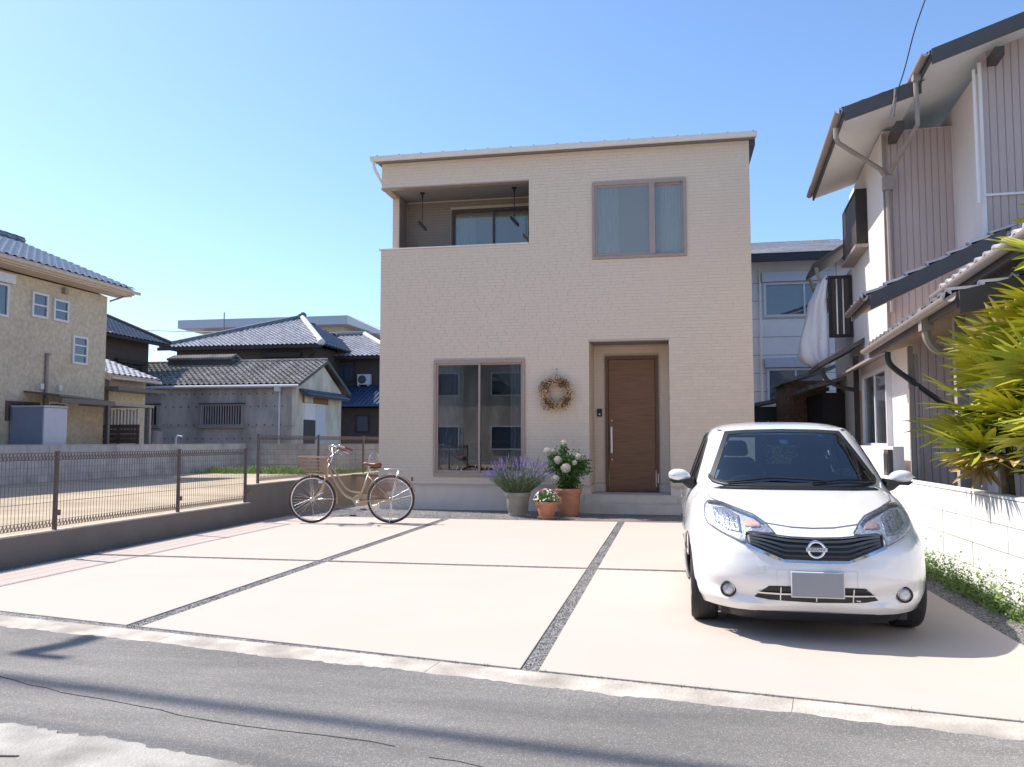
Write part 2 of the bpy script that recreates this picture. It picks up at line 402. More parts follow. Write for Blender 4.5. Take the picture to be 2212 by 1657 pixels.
# gravel bed of the lot and the poured slabs
g = MB()
g.prism([(-6.8, yfront(-6.8) - .01, -.009), (2.58, yfront(2.58) - .01, -.009), (2.58, 25, -.009), (-6.8, 25, -.009)], (0, 0, -.038))
g.build('gravel_bed', 'washed_gravel', kind='structure')
MB().prism([(-1.95, 13.84, -.005), (.12, 13.84, -.005), (.12, 15.4, -.005), (-1.68, 15.4, -.005)], (0, 0, -.003)).build('gravel_threshold', 'washed_gravel_brown', kind='structure')
dw = thing('driveway', None, None, (-2, 9, 0), kind='structure')
def slab(x0, x1, y1, y0=None):
    def gap(x): return .13 * max(0, min(1, (-1.8 - x) / 4.8)) + .004
    if y0 is None: p = [(x0, yfront(x0) + gap(x0), 0), (x1, yfront(x1) + gap(x1), 0), (x1, y1, 0), (x0, y1, 0)]
    else: p = [(x0, y0, 0), (x1, y0, 0), (x1, y1, 0), (x0, y1, 0)]
    MB().prism(p, (0, 0, -.04)).build('concrete_slab', 'concrete_pale', dw, bevel=.004)
for x0, x1 in ((-6.64, -3.83), (-3.70, -.87), (-.76, 2.2)):
    slab(x0, x1, 8.63); slab(x0, x1, 13.78, 8.74)
# loose chips on the near gravel joints
st = MB(); rs = random.Random(11)
def chips(x0, x1, y0, y1, n, s=(.004, .009)):
    for _ in range(n):
        x, y, r = rs.uniform(x0, x1), rs.uniform(y0, y1), rs.uniform(*s)
        if y < yfront(x): continue
        v = [(x + r * rs.uniform(.6, 1.1) * a, y + r * rs.uniform(.6, 1.1) * b, -.0085 + r * c) for a, b, c in ((1, 0, 0), (0, 1, 0), (-1, 0, 0), (0, -1, 0), (0, 0, .9))]
        st.add(v, [(0, 1, 4), (1, 2, 4), (2, 3, 4), (3, 0, 4)])
chips(-.87, -.76, 4.8, 13.8, 1500); chips(-3.82, -3.71, 5.3, 13.8, 1400); chips(2.2, 2.58, 4.2, 9, 2200)
chips(-6.6, -2, 5.2, 6.1, 0); chips(-6.5, .1, 13.8, 15.6, 5000, (.005, .011)); chips(-6.5, 2, 8.63, 8.74, 900)
speckle('chip_stone', [(.08, .078, .075), (.16, .152, .146), (.26, .25, .24), (.12, .114, .11), (.42, .40, .38)], 60)
st.build('gravel_chips', 'chip_stone', kind='stuff', label='small crushed grey stones in the joints and beside the house base', cat='gravel')
# vacant lot beyond the low wall
MB().prism([(-16.82, -8, .2), (-6.92, -8, .2), (-6.92, 31.0, .2), (-16.82, 31.0, .2)], (0, 0, -.2)).build('sand_lot', 'sand', kind='structure')
MB().prism([(-60, -8, .2), (-16.95, -8, .2), (-16.95, 31.2, .2), (-7, 31.2, .2), (-7, 70, .2), (-60, 70, .2)], (0, 0, -.2)).build('far_plots', 'field_ground', kind='structure')

# ================================================================ LOW RETAINING WALL + MESH FENCES
rw = thing('retaining_wall', 'low dark grey concrete wall running along the left edge of the driveway', 'wall', (-6.86, 9, 0))
MB().box(-6.92, -6.8, -1, 12.74, -.06, .295).build('wall_body', 'retaining', rw)
MB().box(-6.925, -6.798, -1, 12.74, .296, .312).build('coping', 'wall_cap', rw)
rw2 = thing('retaining_wall', 'taller step of grey concrete wall behind the bicycle, running back past the house', 'wall', (-6.86, 16, 0))
MB().box(-6.92, -6.8, 12.742, 25, -.06, .585).build('wall_body', 'retaining', rw2)
MB().box(-6.925, -6.798, 12.74, 25, .586, .602).build('coping', 'wall_cap', rw2)
def mesh_fence(t, posts, z0, z1, x=-6.86):
    for y in posts:
        p = MB().box(x - .02, x + .02, y - .02, y + .02, z0, z1 + .02).build('post', 'fence_brown', t, bevel=.004)
        MB().box(x + .0205, x + .04, y - .045, y + .045, z0 + .16, z0 + .22).build('clamp', 'fence_brown', p)
    for a, b in zip(posts, posts[1:]):
        w = MB(); a += .03; b -= .03; n = int((b - a) / .05)
        for i in range(n + 1):
            y = a + (b - a) * i / n; w.bar((x, y, z0 + .03), (x, y, z1), .0034)
        h = z1 - z0
        for z in [z0 + .04, z0 + .075, z0 + .11, z1 - .01, z1 - .045, z1 - .08]: w.bar((x + .004, a, z), (x + .004, b, z), .005)
        for f in (.36, .62): w.bar((x + .004, a, z0 + h * f), (x + .004, b, z0 + h * f), .0045)
        for i in range(n):   # bent loops along the top and bottom edge
            y = a + (b - a) * i / n; s = (b - a) / n
            for zz in (z1 - .08, z0 + .04):
                w.bar((x + .012, y, zz), (x + .02, y + s / 2, zz + .07), .0055); w.bar((x + .02, y + s / 2, zz + .07), (x + .012, y + s, zz), .0055)
        w.build('mesh_panel', 'fence_brown', t)
f1 = thing('mesh_fence', 'brown wire mesh fence on the low front wall beside the driveway', 'fence', (-6.86, 8, .31))
mesh_fence(f1, [3.57, 5.97, 8.37, 10.77, 12.66], .312, 1.18)
f2 = thing('mesh_fence', 'brown wire mesh fence on the raised wall behind the bicycle', 'fence', (-6.86, 15, .6))
mesh_fence(f2, [13.08, 15.53, 17.98, 20.43, 22.88], .602, 1.42)

# ================================================================ BLOCK WALLS
def block_wall_x(t, x0, x1, ya, yb, z0, rows, bh, bw, m, mm, limit=300):
    """wall facing +-x, blocks individually set with recessed joints"""
    MB().box(x0 + .012, x1 - .012, ya, yb, z0 - .1, z0 + rows * bh - .006).build('mortar_core', mm, t)
    me = MB().box(-(x1 - x0) / 2, (x1 - x0) / 2, -bw / 2 + .004, bw / 2 - .004, -bh / 2 + .004, bh / 2 - .004).mesh('block', m)
    ms = []
    for r in range(rows):
        n = int((yb - ya) / bw)
        for i in range(n):
            ms.append(Matrix.Translation(((x0 + x1) / 2 + rnd.uniform(-.002, .002), ya + bw * (i + .5), z0 + bh * (r + .5))))
    spread('block', me, ms, t, limit)
ww = thing('boundary_wall', 'low wall of white painted concrete blocks to the right of the parked car', 'wall', (2.65, 8, 0))
block_wall_x(ww, 2.58, 2.70, 2.4, 14.0, 0, 4, .212, .4, 'white_paint_wall', 'mortar_white')
MB().box(2.575, 2.705, 2.4, 14.0, .849, .872).build('coping', 'white_paint_wall', ww, bevel=.004)
lw = thing('boundary_wall', 'long grey concrete block wall closing the sandy lot in front of the yellow house', 'wall', (-16.9, 24, .2))
block_wall_x(lw, -16.95, -16.8, 15, 31, .2, 5, .2, .4, 'block_grey', 'mortar_grey')
MB().box(-16.96, -16.79, 15, 31, 1.2, 1.225).build('coping', 'block_grey', lw)
ew = thing('boundary_wall', 'grey block wall at the back of the sandy lot, behind the taller mesh fence', 'wall', (-12, 31.1, .2))
MB().box(-16.95, -6, 31.062, 31.138, .1, 1.19).build('mortar_core', 'mortar_grey', ew)
me = MB().box(-.196, .196, -.07, .07, -.096, .096).mesh('block', 'block_grey')
spread('block', me, [Matrix.Translation((-16.75 + .4 * i, 31.1, .3 + .2 * r)) for r in range(5) for i in range(27)], ew, 300)
MB().box(-16.96, -6, 31.02, 31.18, 1.201, 1.225).build('coping', 'block_grey', ew)

# ================================================================ MAIN HOUSE
YF = 15.7
H = thing('modern_house', 'beige box shaped two storey house with small brick pattern siding and a roofed balcony', 'house', (-2.1, YF, 0))
X0, X1, ZT, ZB = -5.67, 1.49, 6.9, .47
BAL = (X0 - 1, -2.66, 5.13, 6.39); UW = (-1.43, .33, 4.77, 6.24); LW = (-4.55, -2.74, .65, 2.88); PO = (-1.51, -.02, -.1, 3.2)
w = MB()
wall_w(w, X0, X1, ZB, ZT, YF + .008, YF + .15, [BAL, UW, LW, PO])
# left side wall with the open corner of the balcony, right and back walls
w.box(X0, X0 + .14, YF + .151, 25, ZB, 5.13); w.box(X0, X0 + .14, 16.4, 25, 5.131, 6.389); w.box(X0, X0 + .14, YF + .151, 25, 6.39, ZT)
w.box(X1 - .14, X1, YF + .151, 25, ZB, ZT); w.box(X0 + .141, X1 - .141, 24.8, 25, ZB, ZT)
# balcony back wall, right cheek; porch back wall and cheeks
wall_w(w, X0 + .141, -2.5, 4.2, 6.55, 16.9, 17.0, [(-4.53, -2.80, 4.3, 6.22)])
w.box(-2.655, -2.52, YF + .151, 16.895, 4.2, 6.55)
wall_w(w, -1.66, .13, -.05, 3.35, 16.6, 16.7, [(-1.27, -.24, -.2, 2.99)])
w.box(-1.66, -1.512, YF + .151, 16.598, -.05, 3.3); w.box(-.018, .13, YF + .151, 16.598, -.05, 3.3)
w.build('wall', 'siding_joint', H)
# small facing tiles, proud of the joints
rt = random.Random(5); tiles = []
me_t = MB().box(-.5, .5, -.5, .5, -.5, .5).mesh('siding_tile', 'siding'); 
RH = .061
def face_tiles(u0, u1, z0, z1, place, holes, lmin=.14, lmax=.34):
    z = z0; r = 0
    while z < z1 - .02:
        h = min(RH, z1 - z); u = u0
        while u < u1 - .005:
            L = min(rt.uniform(lmin, lmax), u1 - u)
            if u1 - (u + L) < .06: L = u1 - u
            segs = [(u, u + L)]
            for a, b, c, d in holes:
                if z + h > c + .004 and z < d - .004:
                    ns = []
                    for p, q in segs:
                        if q <= a or p >= b: ns.append((p, q)); continue
                        if p < a: ns.append((p, a))
                        if q > b: ns.append((b, q))
                    segs = ns
            for p, q in segs:
                if q - p > .012: tiles.append(place((p + q) / 2, z + h / 2, q - p - .003, h - .004))
            u += L
        z += RH; r += 1
def pl_front(y, t=.005): return lambda u, z, L, h: Matrix.Translation((u, y - t / 2 + rt.uniform(-.001, .001), z)) @ Matrix.Diagonal((L, t, h, 1))
def pl_side(x, t=.007): return lambda u, z, L, h: Matrix.Translation((x - t / 2, u, z)) @ Matrix.Diagonal((t, L, h, 1))
face_tiles(X0, X1, ZB + .02, ZT, pl_front(YF + .008), [BAL, UW, LW, PO])
face_tiles(X0 + .16, -2.66, 5.0, 6.41, pl_front(16.9), [(-4.55, -2.78, 4, 6.24)])
face_tiles(-1.5, -.03, .5, 3.19, pl_front(16.6), [(-1.29, -.22, 0, 3.01)])
face_tiles(X0, X0 + .14, 5.14, 6.38, pl_front(16.4), [])
face_tiles(YF + .16, 16.59, .5, 3.19, pl_side(-.018), [])
face_tiles(YF + .16, 16.59, .5, 3.19, pl_side(-1.505), [])
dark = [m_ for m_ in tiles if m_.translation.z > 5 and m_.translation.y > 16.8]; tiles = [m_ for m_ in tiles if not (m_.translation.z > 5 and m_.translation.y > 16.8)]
spread('siding_tile', me_t, tiles, H, 300)
me_d = me_t.copy(); me_d.materials[0] = M['siding_shaded']; spread('balcony_tile', me_d, dark, H, 120)  # recess tiles take the siding colour with the shade painted in
MB().box(-5.528, -5.515, 16.41, 16.885, 4.31, 6.42).build('balcony_cheek', 'siding_shaded', H)
for xa_, xb_ in ((X0 - .014, -1.512), (-.018, X1 + .014)): MB().box(xa_, xb_, YF - .012, YF - .001, ZB - .012, ZB + .012).build('drip_trim', 'siding_trim', H)
f = MB(); f.box(X0 + .02, -1.512, YF + .02, YF + .15, -.05, ZB - .013); f.box(-.018, X1 - .02, YF + .02, YF + .15, -.05, ZB - .013); f.box(X0 + .02, X0 + .15, YF + .151, 24.9, -.05, ZB - .013); f.box(X1 - .15, X1 - .02, YF + .151, 24.9, -.05, ZB - .013)
f.build('foundation', 'foundation', H)
for q_ in ((-1.5115, -1.27, 16.582, 16.598, .32), (-.24, -.0185, 16.582, 16.598, .32), (-1.511, -1.497, YF + .02, 16.58, .0)): MB().box(*q_, .47).build('porch_skirting', 'foundation', H)
# balcony: floor, ceiling, beam underside, parapet cap
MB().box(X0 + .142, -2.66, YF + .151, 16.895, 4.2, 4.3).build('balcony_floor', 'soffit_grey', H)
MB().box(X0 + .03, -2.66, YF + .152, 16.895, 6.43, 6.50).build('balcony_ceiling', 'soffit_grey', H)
MB().box(X0 - .012, -2.655, YF - .004, YF + .149, 6.375, 6.388).build('beam_trim', 'frame_bronze', H)
MB().box(X0 - .001, X0 + .139, YF + .15, 16.399, 6.375, 6.388).build('beam_trim', 'frame_bronze', H)
c = MB(); c.box(X0 - .045, -2.665, YF - .02, YF + .17, 5.131, 5.158); c.box(X0 - .045, X0 + .165, YF + .1705, 16.395, 5.131, 5.158); c.build('parapet_cap', 'gutter_white', H, bevel=.004)
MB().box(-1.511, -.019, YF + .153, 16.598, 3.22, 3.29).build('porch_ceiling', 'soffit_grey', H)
MB().box(-1.53, -.0, YF - .006, YF + .15, 3.2005, 3.226).build('porch_head_trim', 'siding_trim', H)
# roof
rf = MB().hexa([(X0 - .12, YF - .12, 6.93), (X1 + .12, YF - .12, 6.93), (X1 + .12, 25.2, 7.15), (X0 - .12, 25.2, 7.15),
                (X0 - .12, YF - .12, 6.985), (X1 + .12, YF - .12, 6.985), (X1 + .12, 25.2, 7.205), (X0 - .12, 25.2, 7.205)]).build('roof', 'roof_metal', H)
for i in range(17):
    x = X0 - .05 + i * .455
    s = MB().hexa([(x - .012, YF - .15, 6.987), (x + .012, YF - .15, 6.987), (x + .012, 25.2, 7.206), (x - .012, 25.2, 7.206), (x - .006, YF - .15, 7.035), (x + .006, YF - .15, 7.035), (x + .006, 25.2, 7.245), (x - .006, 25.2, 7.245)])
    s.build('seam', 'roof_metal', rf)
MB().box(X0 - .11, X1 + .11, YF - .118, YF - .002, 6.901, 6.928).build('soffit', 'soffit_grey', H)
MB().box(X1 + .002, X1 + .11, YF - .001, 24, 6.80, 6.93).build('verge_board', 'roof_metal', H)
gp = [(.0, .078), (-.012, .08), (-.012, .012), (-.03, -.008), (-.08, -.012), (-.100, .008), (-.106, .062), (-.114, .066), (-.114, .078)]
gt = MB().prism([(X0 - .17, YF - .125 + a, 6.905 + b) for a, b in gp], (X1 - X0 + .30, 0, 0)).build('gutter', 'gutter_white', H)
MB().tube(smoothcurve([(X0 - .10, YF - .18, 6.88), (X0 - .10, YF - .17, 6.78), (X0 - .055, YF + .03, 6.62), (X0 - .045, YF + .3, 6.55), (X0 - .045, 17.0, 6.5), (X0 - .045, 17.05, 6.3), (X0 - .045, 17.05, .1)], 3), .032, 8).build('downpipe', 'gutter_white', H, smooth=True)
# sliding sashes
def sliding(name, x0, x1, z0, z1, y, fm, gm, split, proud=.03, t=.05, dark=None):
    fb = MB(); frame_w(fb, x0, x1, z0, z1, y - proud, y + .09, t)
    fo = fb.build(name, fm, H, bevel=.003)
    for k, (a, b) in enumerate(((x0 + t, split + .02), (split - .02, x1 - t))):
        yy = y + (.0 if k == 0 else .035)
        s = MB(); frame_w(s, a, b, z0 + t, z1 - t, yy, yy + .03, .038, .05); s.build('sash', fm, fo)
        MB().box(a + .038, b - .038, yy + .012, yy + .018, z0 + t + .05, z1 - t - .038).build('pane', gm, fo)
    return fo
lwf = sliding('window', LW[0], LW[1], LW[2], LW[3], YF, 'frame_bronze', 'glass_window', -3.64)
lwf['label'] = 'tall ground floor sliding window'
sliding('window', UW[0], UW[1], UW[2], UW[3], YF, 'frame_bronze', 'glass_upper', -.30)['label'] = 'wide upper window with pale curtains'
bwf = sliding('window', -4.53, -2.80, 4.32, 6.22, 16.9, 'frame_dark', 'glass_upper', -3.62); bwf['label'] = 'dark framed balcony window'
def curtain(x0, x1, z0, z1, y, folds, parent, amp=.03, m='curtain'):
    n = folds * 8; v = []; f = []
    for i in range(n + 1):
        x = x0 + (x1 - x0) * i / n; d = amp * math.sin(i / 8 * 2 * math.pi) + amp * .4 * math.sin(i * .9)
        v += [(x, y + d, z0), (x, y + d, z1)]
        if i: f.append((2 * i - 2, 2 * i, 2 * i + 1, 2 * i - 1))
    MB().add(v, f).build('curtain', m, parent, smooth='all')
curtain(-4.5, -3.98, .7, 2.84, YF + .13, 7, lwf, .02); curtain(-3.05, -2.79, .7, 2.84, YF + .13, 4, lwf, .02)
curtain(-1.4, -.93, 4.8, 6.2, YF + .115, 8, H, .014); curtain(-.14, .30, 4.8, 6.2, YF + .115, 8, H, .014)
MB().box(-.352, -.248, YF - .034, YF + .10, UW[2] + .051, UW[3] - .051).build('mullion', 'frame_bronze', H)
curtain(-4.46, -4.05, 4.35, 6.12, 17.08, 6, H); curtain(-3.15, -2.85, 4.35, 6.12, 17.08, 5, H)
# rooms behind the glass
def room(x0, x1, y0, y1, z0, z1, m='room_wall'):
    t = .05; b = MB()
    b.box(x0, x1, y1, y1 + t, z0, z1); b.box(x0 - t, x0, y0, y1 + t, z0, z1); b.box(x1, x1 + t, y0, y1 + t, z0, z1)
    b.box(x0, x1, y0, y1, z0 - t, z0); b.box(x0, x1, y0, y1, z1, z1 + t); b.build('room_lining', m, H)
room(-5.2, -1.75, YF + .16, 19.2, .5, 3.05, 'room_wall'); room(-2.3, 1.25, YF + .16, 18.5, 4.4, 6.6, 'room_wall'); room(-5.4, -2.52, 17.02, 19.5, 4.25, 6.6, 'room_wall')
t = thing('sideboard', 'dark low sideboard inside the ground floor room behind the tall window', 'cabinet', (-3.6, 17.8, .5))
MB().box(-4.3, -2.4, 17.6, 18.0, .55, 1.25).build('cabinet_body', 'room_dark', t); MB().box(-4.32, -2.38, 17.58, 18.02, 1.251, 1.28).build('cabinet_top', 'frame_dark', t)
# laundry pole holders hanging from the balcony ceiling
for x, y, lab in ((-4.98, 16.25, 'black laundry pole bracket hanging at the left end of the balcony'), (-3.05, 16.25, 'black laundry pole bracket hanging in front of the balcony window')):
    t = thing('pole_bracket', lab, 'laundry bracket', (x, y, 5.7), group='laundry pole brackets on the balcony ceiling')
    MB().lathe([(0.001, 6.429), (.055, 6.428), (.055, 6.41), (.02, 6.395), (.014, 6.3)], 16, (x, y, 0)).build('ceiling_flange', 'black_plastic', t, smooth=True)
    MB().tube([(x, y, 6.35), (x, y, 5.78)], .009, 8).build('rod', 'black_plastic', t, smooth=True)
    MB().tube([(x - .07, y - .02, 5.84), (x - .055, y - .02, 5.80), (x + .075, y - .02, 5.66), (x + .085, y - .02, 5.62)], [.018, .03, .034, .015], 10).build('pole_arm', 'black_plastic', t, smooth=True)
# front door
dr = MB(); dr.box(-1.27, -1.215, 16.55, 16.66, .32, 2.99); dr.box(-.295, -.24, 16.55, 16.66, .32, 2.99); dr.box(-1.215, -.295, 16.55, 16.66, 2.93, 2.99)
df = dr.build('door_frame', 'door_frame', H, bevel=.003)
MB().box(-1.208, -.302, 16.58, 16.63, .34, 2.925).build('door', 'door_wood', df, bevel=.003)
hb = MB(); hb.box(-1.175, -1.135, 16.52, 16.545, 1.08, 1.60); hb.box(-1.165, -1.145, 16.546, 16.578, 1.12, 1.14); hb.box(-1.165, -1.145, 16.546, 16.578, 1.54, 1.56); hb.build('handle', 'steel', df, bevel=.004)
for z in (.95, 1.72): MB().lathe([(.001, 0), (.014, 0), (.014, .01)], 12, (-1.15, 16.571, z), 'Y').build('lock', 'steel', df)
MB().box(-.262, -.250, 16.53, 16.549, .5, .68).build('hinge', 'steel', df)
MB().box(-1.27, -.24, 16.5, 16.6, .318, .335).build('threshold', 'door_frame', H)
ip = thing('door_intercom', 'small black intercom on the porch wall left of the brown front door', 'intercom', (-1.39, 16.57, 1.85))
MB().box(-1.44, -1.34, 16.565, 16.588, 1.80, 1.95).build('housing', 'black_plastic', ip, bevel=.004); MB().box(-1.405, -1.375, 16.558, 16.564, 1.83, 1.86).build('button', 'steel', ip)
# porch steps clad in tiles
ps = thing('porch_steps', 'two tiled entrance steps in front of the brown door', 'steps', (-.75, 15.6, 0))
co = MB(); co.box(-1.655, .155, 15.31, 15.68, -.02, .158); co.box(-1.595, .095, 15.67, YF - .001, -.02, .308); co.box(-1.505, -.025, YF, 16.58, -.02, .308); co.build('step_core', 'foundation', ps)
for (xa, xb, y0, z0, z1, y1, n) in ((-1.66, .16, 15.30, -.01, .168, 15.66, 5), (-1.60, .10, 15.66, .170, .318, YF - .003, 5)):
    tw = (xb - xa) / n
    for i in range(n):
        a = xa + tw * i + .0015; b = a + tw - .003
        MB().box(a, b, y0, y0 + .009, z0, z1 - .0115).build('step_tile', 'tile_step', ps); MB().box(a, b, y0, y1, z1 - .010, z1).build('step_tile', 'tile_step', ps)
MB().box(-1.495, -.035, YF + .003, 16.5, .309, .318).build('step_tile', 'tile_step', ps)
# ================================================================ TILED ROOFS
def tile_mesh(w, l, h, m, name='roof_tile', n=6, lip=.03):
    mb = MB(); v = []; f = []
    for i in range(n + 1):
        t = i / n; x = (t - .5) * w * 1.04; z = h * (.5 - .5 * math.cos(2 * math.pi * min(1, t * 1.15))) ** 1.2
        v += [(x, -.02, z + lip - .03), (x, -.02, z + lip), (x, l, z)]
    for i in range(n):
        a = 3 * i; f += [(a, a + 3, a + 4, a + 1), (a + 1, a + 4, a + 5, a + 2)]
    return mb.add(v, f).mesh(name, m, smooth=30)
def inside(p, poly):
    x, y = p; c = False
    for (x1, y1), (x2, y2) in zip(poly, poly[1:] + poly[:1]):
        if (y1 > y) != (y2 > y) and x < (x2 - x1) * (y - y1) / (y2 - y1) + x1: c = not c
    return c
def tiled(t, P, m, um, tw=.30, tl=.28, th=.045, limit=300, under=.09, off=.0):
    """P: 3 or 4 world corners; P[0]->P[1] is the eave (left to right seen from outside)"""
    P = [Vector(p) for p in P]; U = (P[1] - P[0]).normalized(); N = U.cross(P[-1] - P[0]).normalized(); V = N.cross(U)
    poly = [((p - P[0]).dot(U), (p - P[0]).dot(V)) for p in P]
    deck = MB().prism([p + N * -.005 for p in P], N * -under).build('roof_deck', um, t)
    me = tile_mesh(tw, tl, th, m); ms = []
    base = Matrix((U, V, N)).transposed().to_4x4()
    umin = min(a for a, b in poly); umax = max(a for a, b in poly); vmax = max(b for a, b in poly)
    for r in range(int(vmax / tl) + 1):
        for i in range(int((umax - umin) / tw) + 1):
            u = umin + tw * (i + .5); v = r * tl
            if inside((u, v + tl * .45), poly) or (inside((u + tw * .3, v + .3 * tl), poly) and inside((u - .3 * tw, v + .3 * tl), poly)):
                ms.append(Matrix.Translation(P[0] + U * u + V * v + N * (rnd.uniform(0, .004) + off)) @ base @ Matrix.Rotation(-.05, 4, 'X'))
    spread('roof_tile', me, ms, t, limit)
def ridge(t, a, b, m, r=.13, name='ridge_cap', seg=.4):
    a = Vector(a); b = Vector(b); L = (b - a).length; n = max(1, int(L / seg)); d = (b - a) / n
    o = MB()
    for i in range(n): o.tube([a + d * i, a + d * (i + .97)], [r, r * .93], 8)
    return o.build(name, m, t, smooth=30)
def win_x(t, y0, y1, z0, z1, x, fm='white_frame', gm='glass_far', rows=1, cols=1, pr=.06, fw=.07, label=None, d=1):
    f = MB(); frame_s(f, y0, y1, z0, z1, *sorted((x - .01 * d, x + pr * d)), fw); o = f.build('window_frame', fm, t, label=label)
    for k in range(1, rows):
        z = z0 + (z1 - z0) * k / rows; MB().box(*sorted((x, x + pr * .8 * d)), y0 + fw, y1 - fw, z - .025, z + .025).build('glazing_bar', fm, o)
    for k in range(1, cols):
        y = y0 + (y1 - y0) * k / cols; MB().box(*sorted((x, x + pr * .7 * d)), y - .025, y + .025, z0 + fw, z1 - fw).build('glazing_bar', fm, o)
    MB().box(*sorted((x + .004 * d, x + .02 * d)), y0 + fw, y1 - fw, z0 + fw, z1 - fw).build('pane', gm, o); return o
def win_y(t, x0, x1, z0, z1, y, fm='white_frame', gm='glass_far', cols=1, pr=.06, fw=.07, label=None):
    f = MB(); frame_w(f, x0, x1, z0, z1, y - pr, y + .01, fw); o = f.build('window_frame', fm, t, label=label)
    for k in range(1, cols):
        x = x0 + (x1 - x0) * k / cols; MB().box(x - .025, x + .025, y - pr * .8, y, z0 + fw, z1 - fw).build('glazing_bar', fm, o)
    MB().box(x0 + fw, x1 - fw, y - .02, y - .004, z0 + fw, z1 - fw).build('pane', gm, o); return o

# ---------------------------------------------------------------- yellow house (left)
T = thing('yellow_house', 'yellow stucco two storey house with tiled roof at the left edge of the view', 'house', (-18.4, 24.5, .2))
MB().box(-26.6, -18.4, 6, 24.5, .1, 6.12).build('wall', 'yellow_stucco', T)
MB().prism([(-26.6, 24.49, 6.1), (-18.4, 24.49, 6.1), (-22.2, 24.49, 7.9)], (0, -.3, 0)).build('gable', 'yellow_stucco', T)
tiled(T, [(-17.75, 5.5, 6.42), (-17.75, 24.95, 6.42), (-22.2, 24.95, 8.22), (-22.2, 5.5, 8.22)], 'roof_tile_silver', 'cream_trim', limit=300)
tiled(T, [(-26.65, 24.95, 6.42), (-26.65, 5.5, 6.42), (-22.2, 5.5, 8.22), (-22.2, 24.95, 8.22)], 'roof_tile_silver', 'cream_trim', limit=0, tw=.6, tl=.56)
MB().box(-17.79, -17.70, 5.5, 24.93, 6.20, 6.36).build('fascia', 'cream_trim', T); MB().box(-18.39, -17.795, 5.5, 24.93, 6.16, 6.20).build('soffit', 'cream_trim', T)
MB().tube([(-17.66, 5.5, 6.30), (-17.66, 25.15, 6.30)], .055, 8).build('gutter', 'cream_trim', T, smooth=True)
ridge(T, (-22.2, 5.4, 8.30), (-22.2, 25.0, 8.30), 'roof_tile_blue', .17)
MB().tube([(-17.7, 24.75, 6.24), (-18.1, 24.65, 6.08), (-18.36, 24.56, 5.98)], .03, 6).build('gutter_pipe', 'pipe_taupe', T)
win_x(T, 21.15, 21.80, 4.97, 5.72, -18.4, rows=2, label='small two pane window, left of the upper pair'); win_x(T, 22.02, 22.68, 4.98, 5.66, -18.4, rows=2, label='small two pane window, right of the upper pair')
win_x(T, 22.90, 23.58, 3.74, 4.64, -18.4, rows=3, label='narrow three pane window lower on the wall')
win_x(T, 18.6, 20.28, 4.8, 5.75, -18.4, gm='glass_far', cols=2, label='dark upper window cut by the photo edge'); MB().box(-18.4, -18.22, 18.5, 20.36, 5.76, 6.02).build('shutter_box', 'white_frame', T)
win_x(T, 21.95, 22.74, 1.72, 2.52, -18.4, rows=1, cols=1, label='ground floor window beside the pipe'); b = MB()
for k in range(7): b.box(-18.33, -18.31, 22.02, 22.66, 1.80 + .095 * k, 1.84 + .095 * k)
b.build('louvre', 'white_frame', T)
win_x(T, 20.35, 21.62, 1.9, 2.46, -18.4, fm='brown_metal', cols=2)
for k in range(14): MB().box(-18.325, -18.31, 20.44 + .085 * k, 20.465 + .085 * k, 1.92, 2.44).build('window_bar', 'brown_metal', T)
MB().box(-18.4, -18.27, 22.38, 22.54, 5.86, 6.04).build('vent_hood', 'pipe_taupe', T)
for y in (21.62, 22.38):
    l = MB().box(-18.4, -18.30, y - .07, y + .07, 2.86, 3.02).build('wall_lamp', 'white_frame', T)
MB().tube([(-18.34, 21.82, 3.9), (-18.34, 21.82, .3)], .05, 8).build('vent_pipe', 'pipe_taupe', T, smooth=True); MB().box(-18.4, -18.24, 21.76, 21.88, 3.88, 3.95).build('pipe_head', 'pipe_taupe', T)
# annex with its own small roof
T = thing('annex', 'small yellow entrance annex with a silver tiled roof beside the yellow house', 'annex', (-20, 25.2, .2))
MB().box(-22.6, -18.75, 25.2, 27.2, .1, 3.45).build('wall', 'yellow_stucco', T)
tiled(T, [(-18.35, 24.7, 3.56), (-18.35, 27.35, 3.56), (-21.2, 27.35, 4.56), (-21.2, 24.7, 4.56)], 'roof_tile_silver', 'cream_trim', tl=.26, limit=300)
MB().hexa([(-21.2, 24.66, 4.28), (-18.32, 24.66, 3.34), (-18.32, 24.699, 3.34), (-21.2, 24.699, 4.28), (-21.2, 24.66, 4.54), (-18.32, 24.66, 3.58), (-18.32, 24.699, 3.58), (-21.2, 24.699, 4.54)]).build('verge_board', 'cream_trim', T)
MB().tube([(-18.30, 24.7, 3.44), (-18.30, 27.45, 3.44)], .05, 8).build('gutter', 'cream_trim', T, smooth=True)
ridge(T, (-21.3, 24.65, 4.60), (-21.3, 27.35, 4.60), 'roof_tile_blue', .15)
MB().box(-21.4, -17.95, 24.6, 27.3, 3.02, 3.14).build('canopy', 'brown_metal', T)
T = thing('carport', 'dark brown carport roof with thin posts along the yellow house', 'carport', (-17.9, 23, .2))
c = []; 
for i in range(9):
    y = 21 + i * .29; c.append((y, 2.72 - .10 * (i / 8) ** 1.5))
b = MB()
for (ya, za), (yb, zb) in zip(c, c[1:]): b.hexa([(-18.38, ya, za), (-17.2, ya, za - .12), (-17.2, yb, zb - .12), (-18.38, yb, zb), (-18.38, ya, za + .06), (-17.2, ya, za - .06), (-17.2, yb, zb - .06), (-18.38, yb, zb + .06)])
b.build('canopy', 'brown_metal', T); MB().box(-17.22, -17.12, 21, 23.32, 2.42, 2.56).build('edge_beam', 'brown_metal', T)
MB().box(-18.5, -17.12, 23.33, 25.35, 2.44, 2.52).build('canopy', 'pipe_taupe', T)
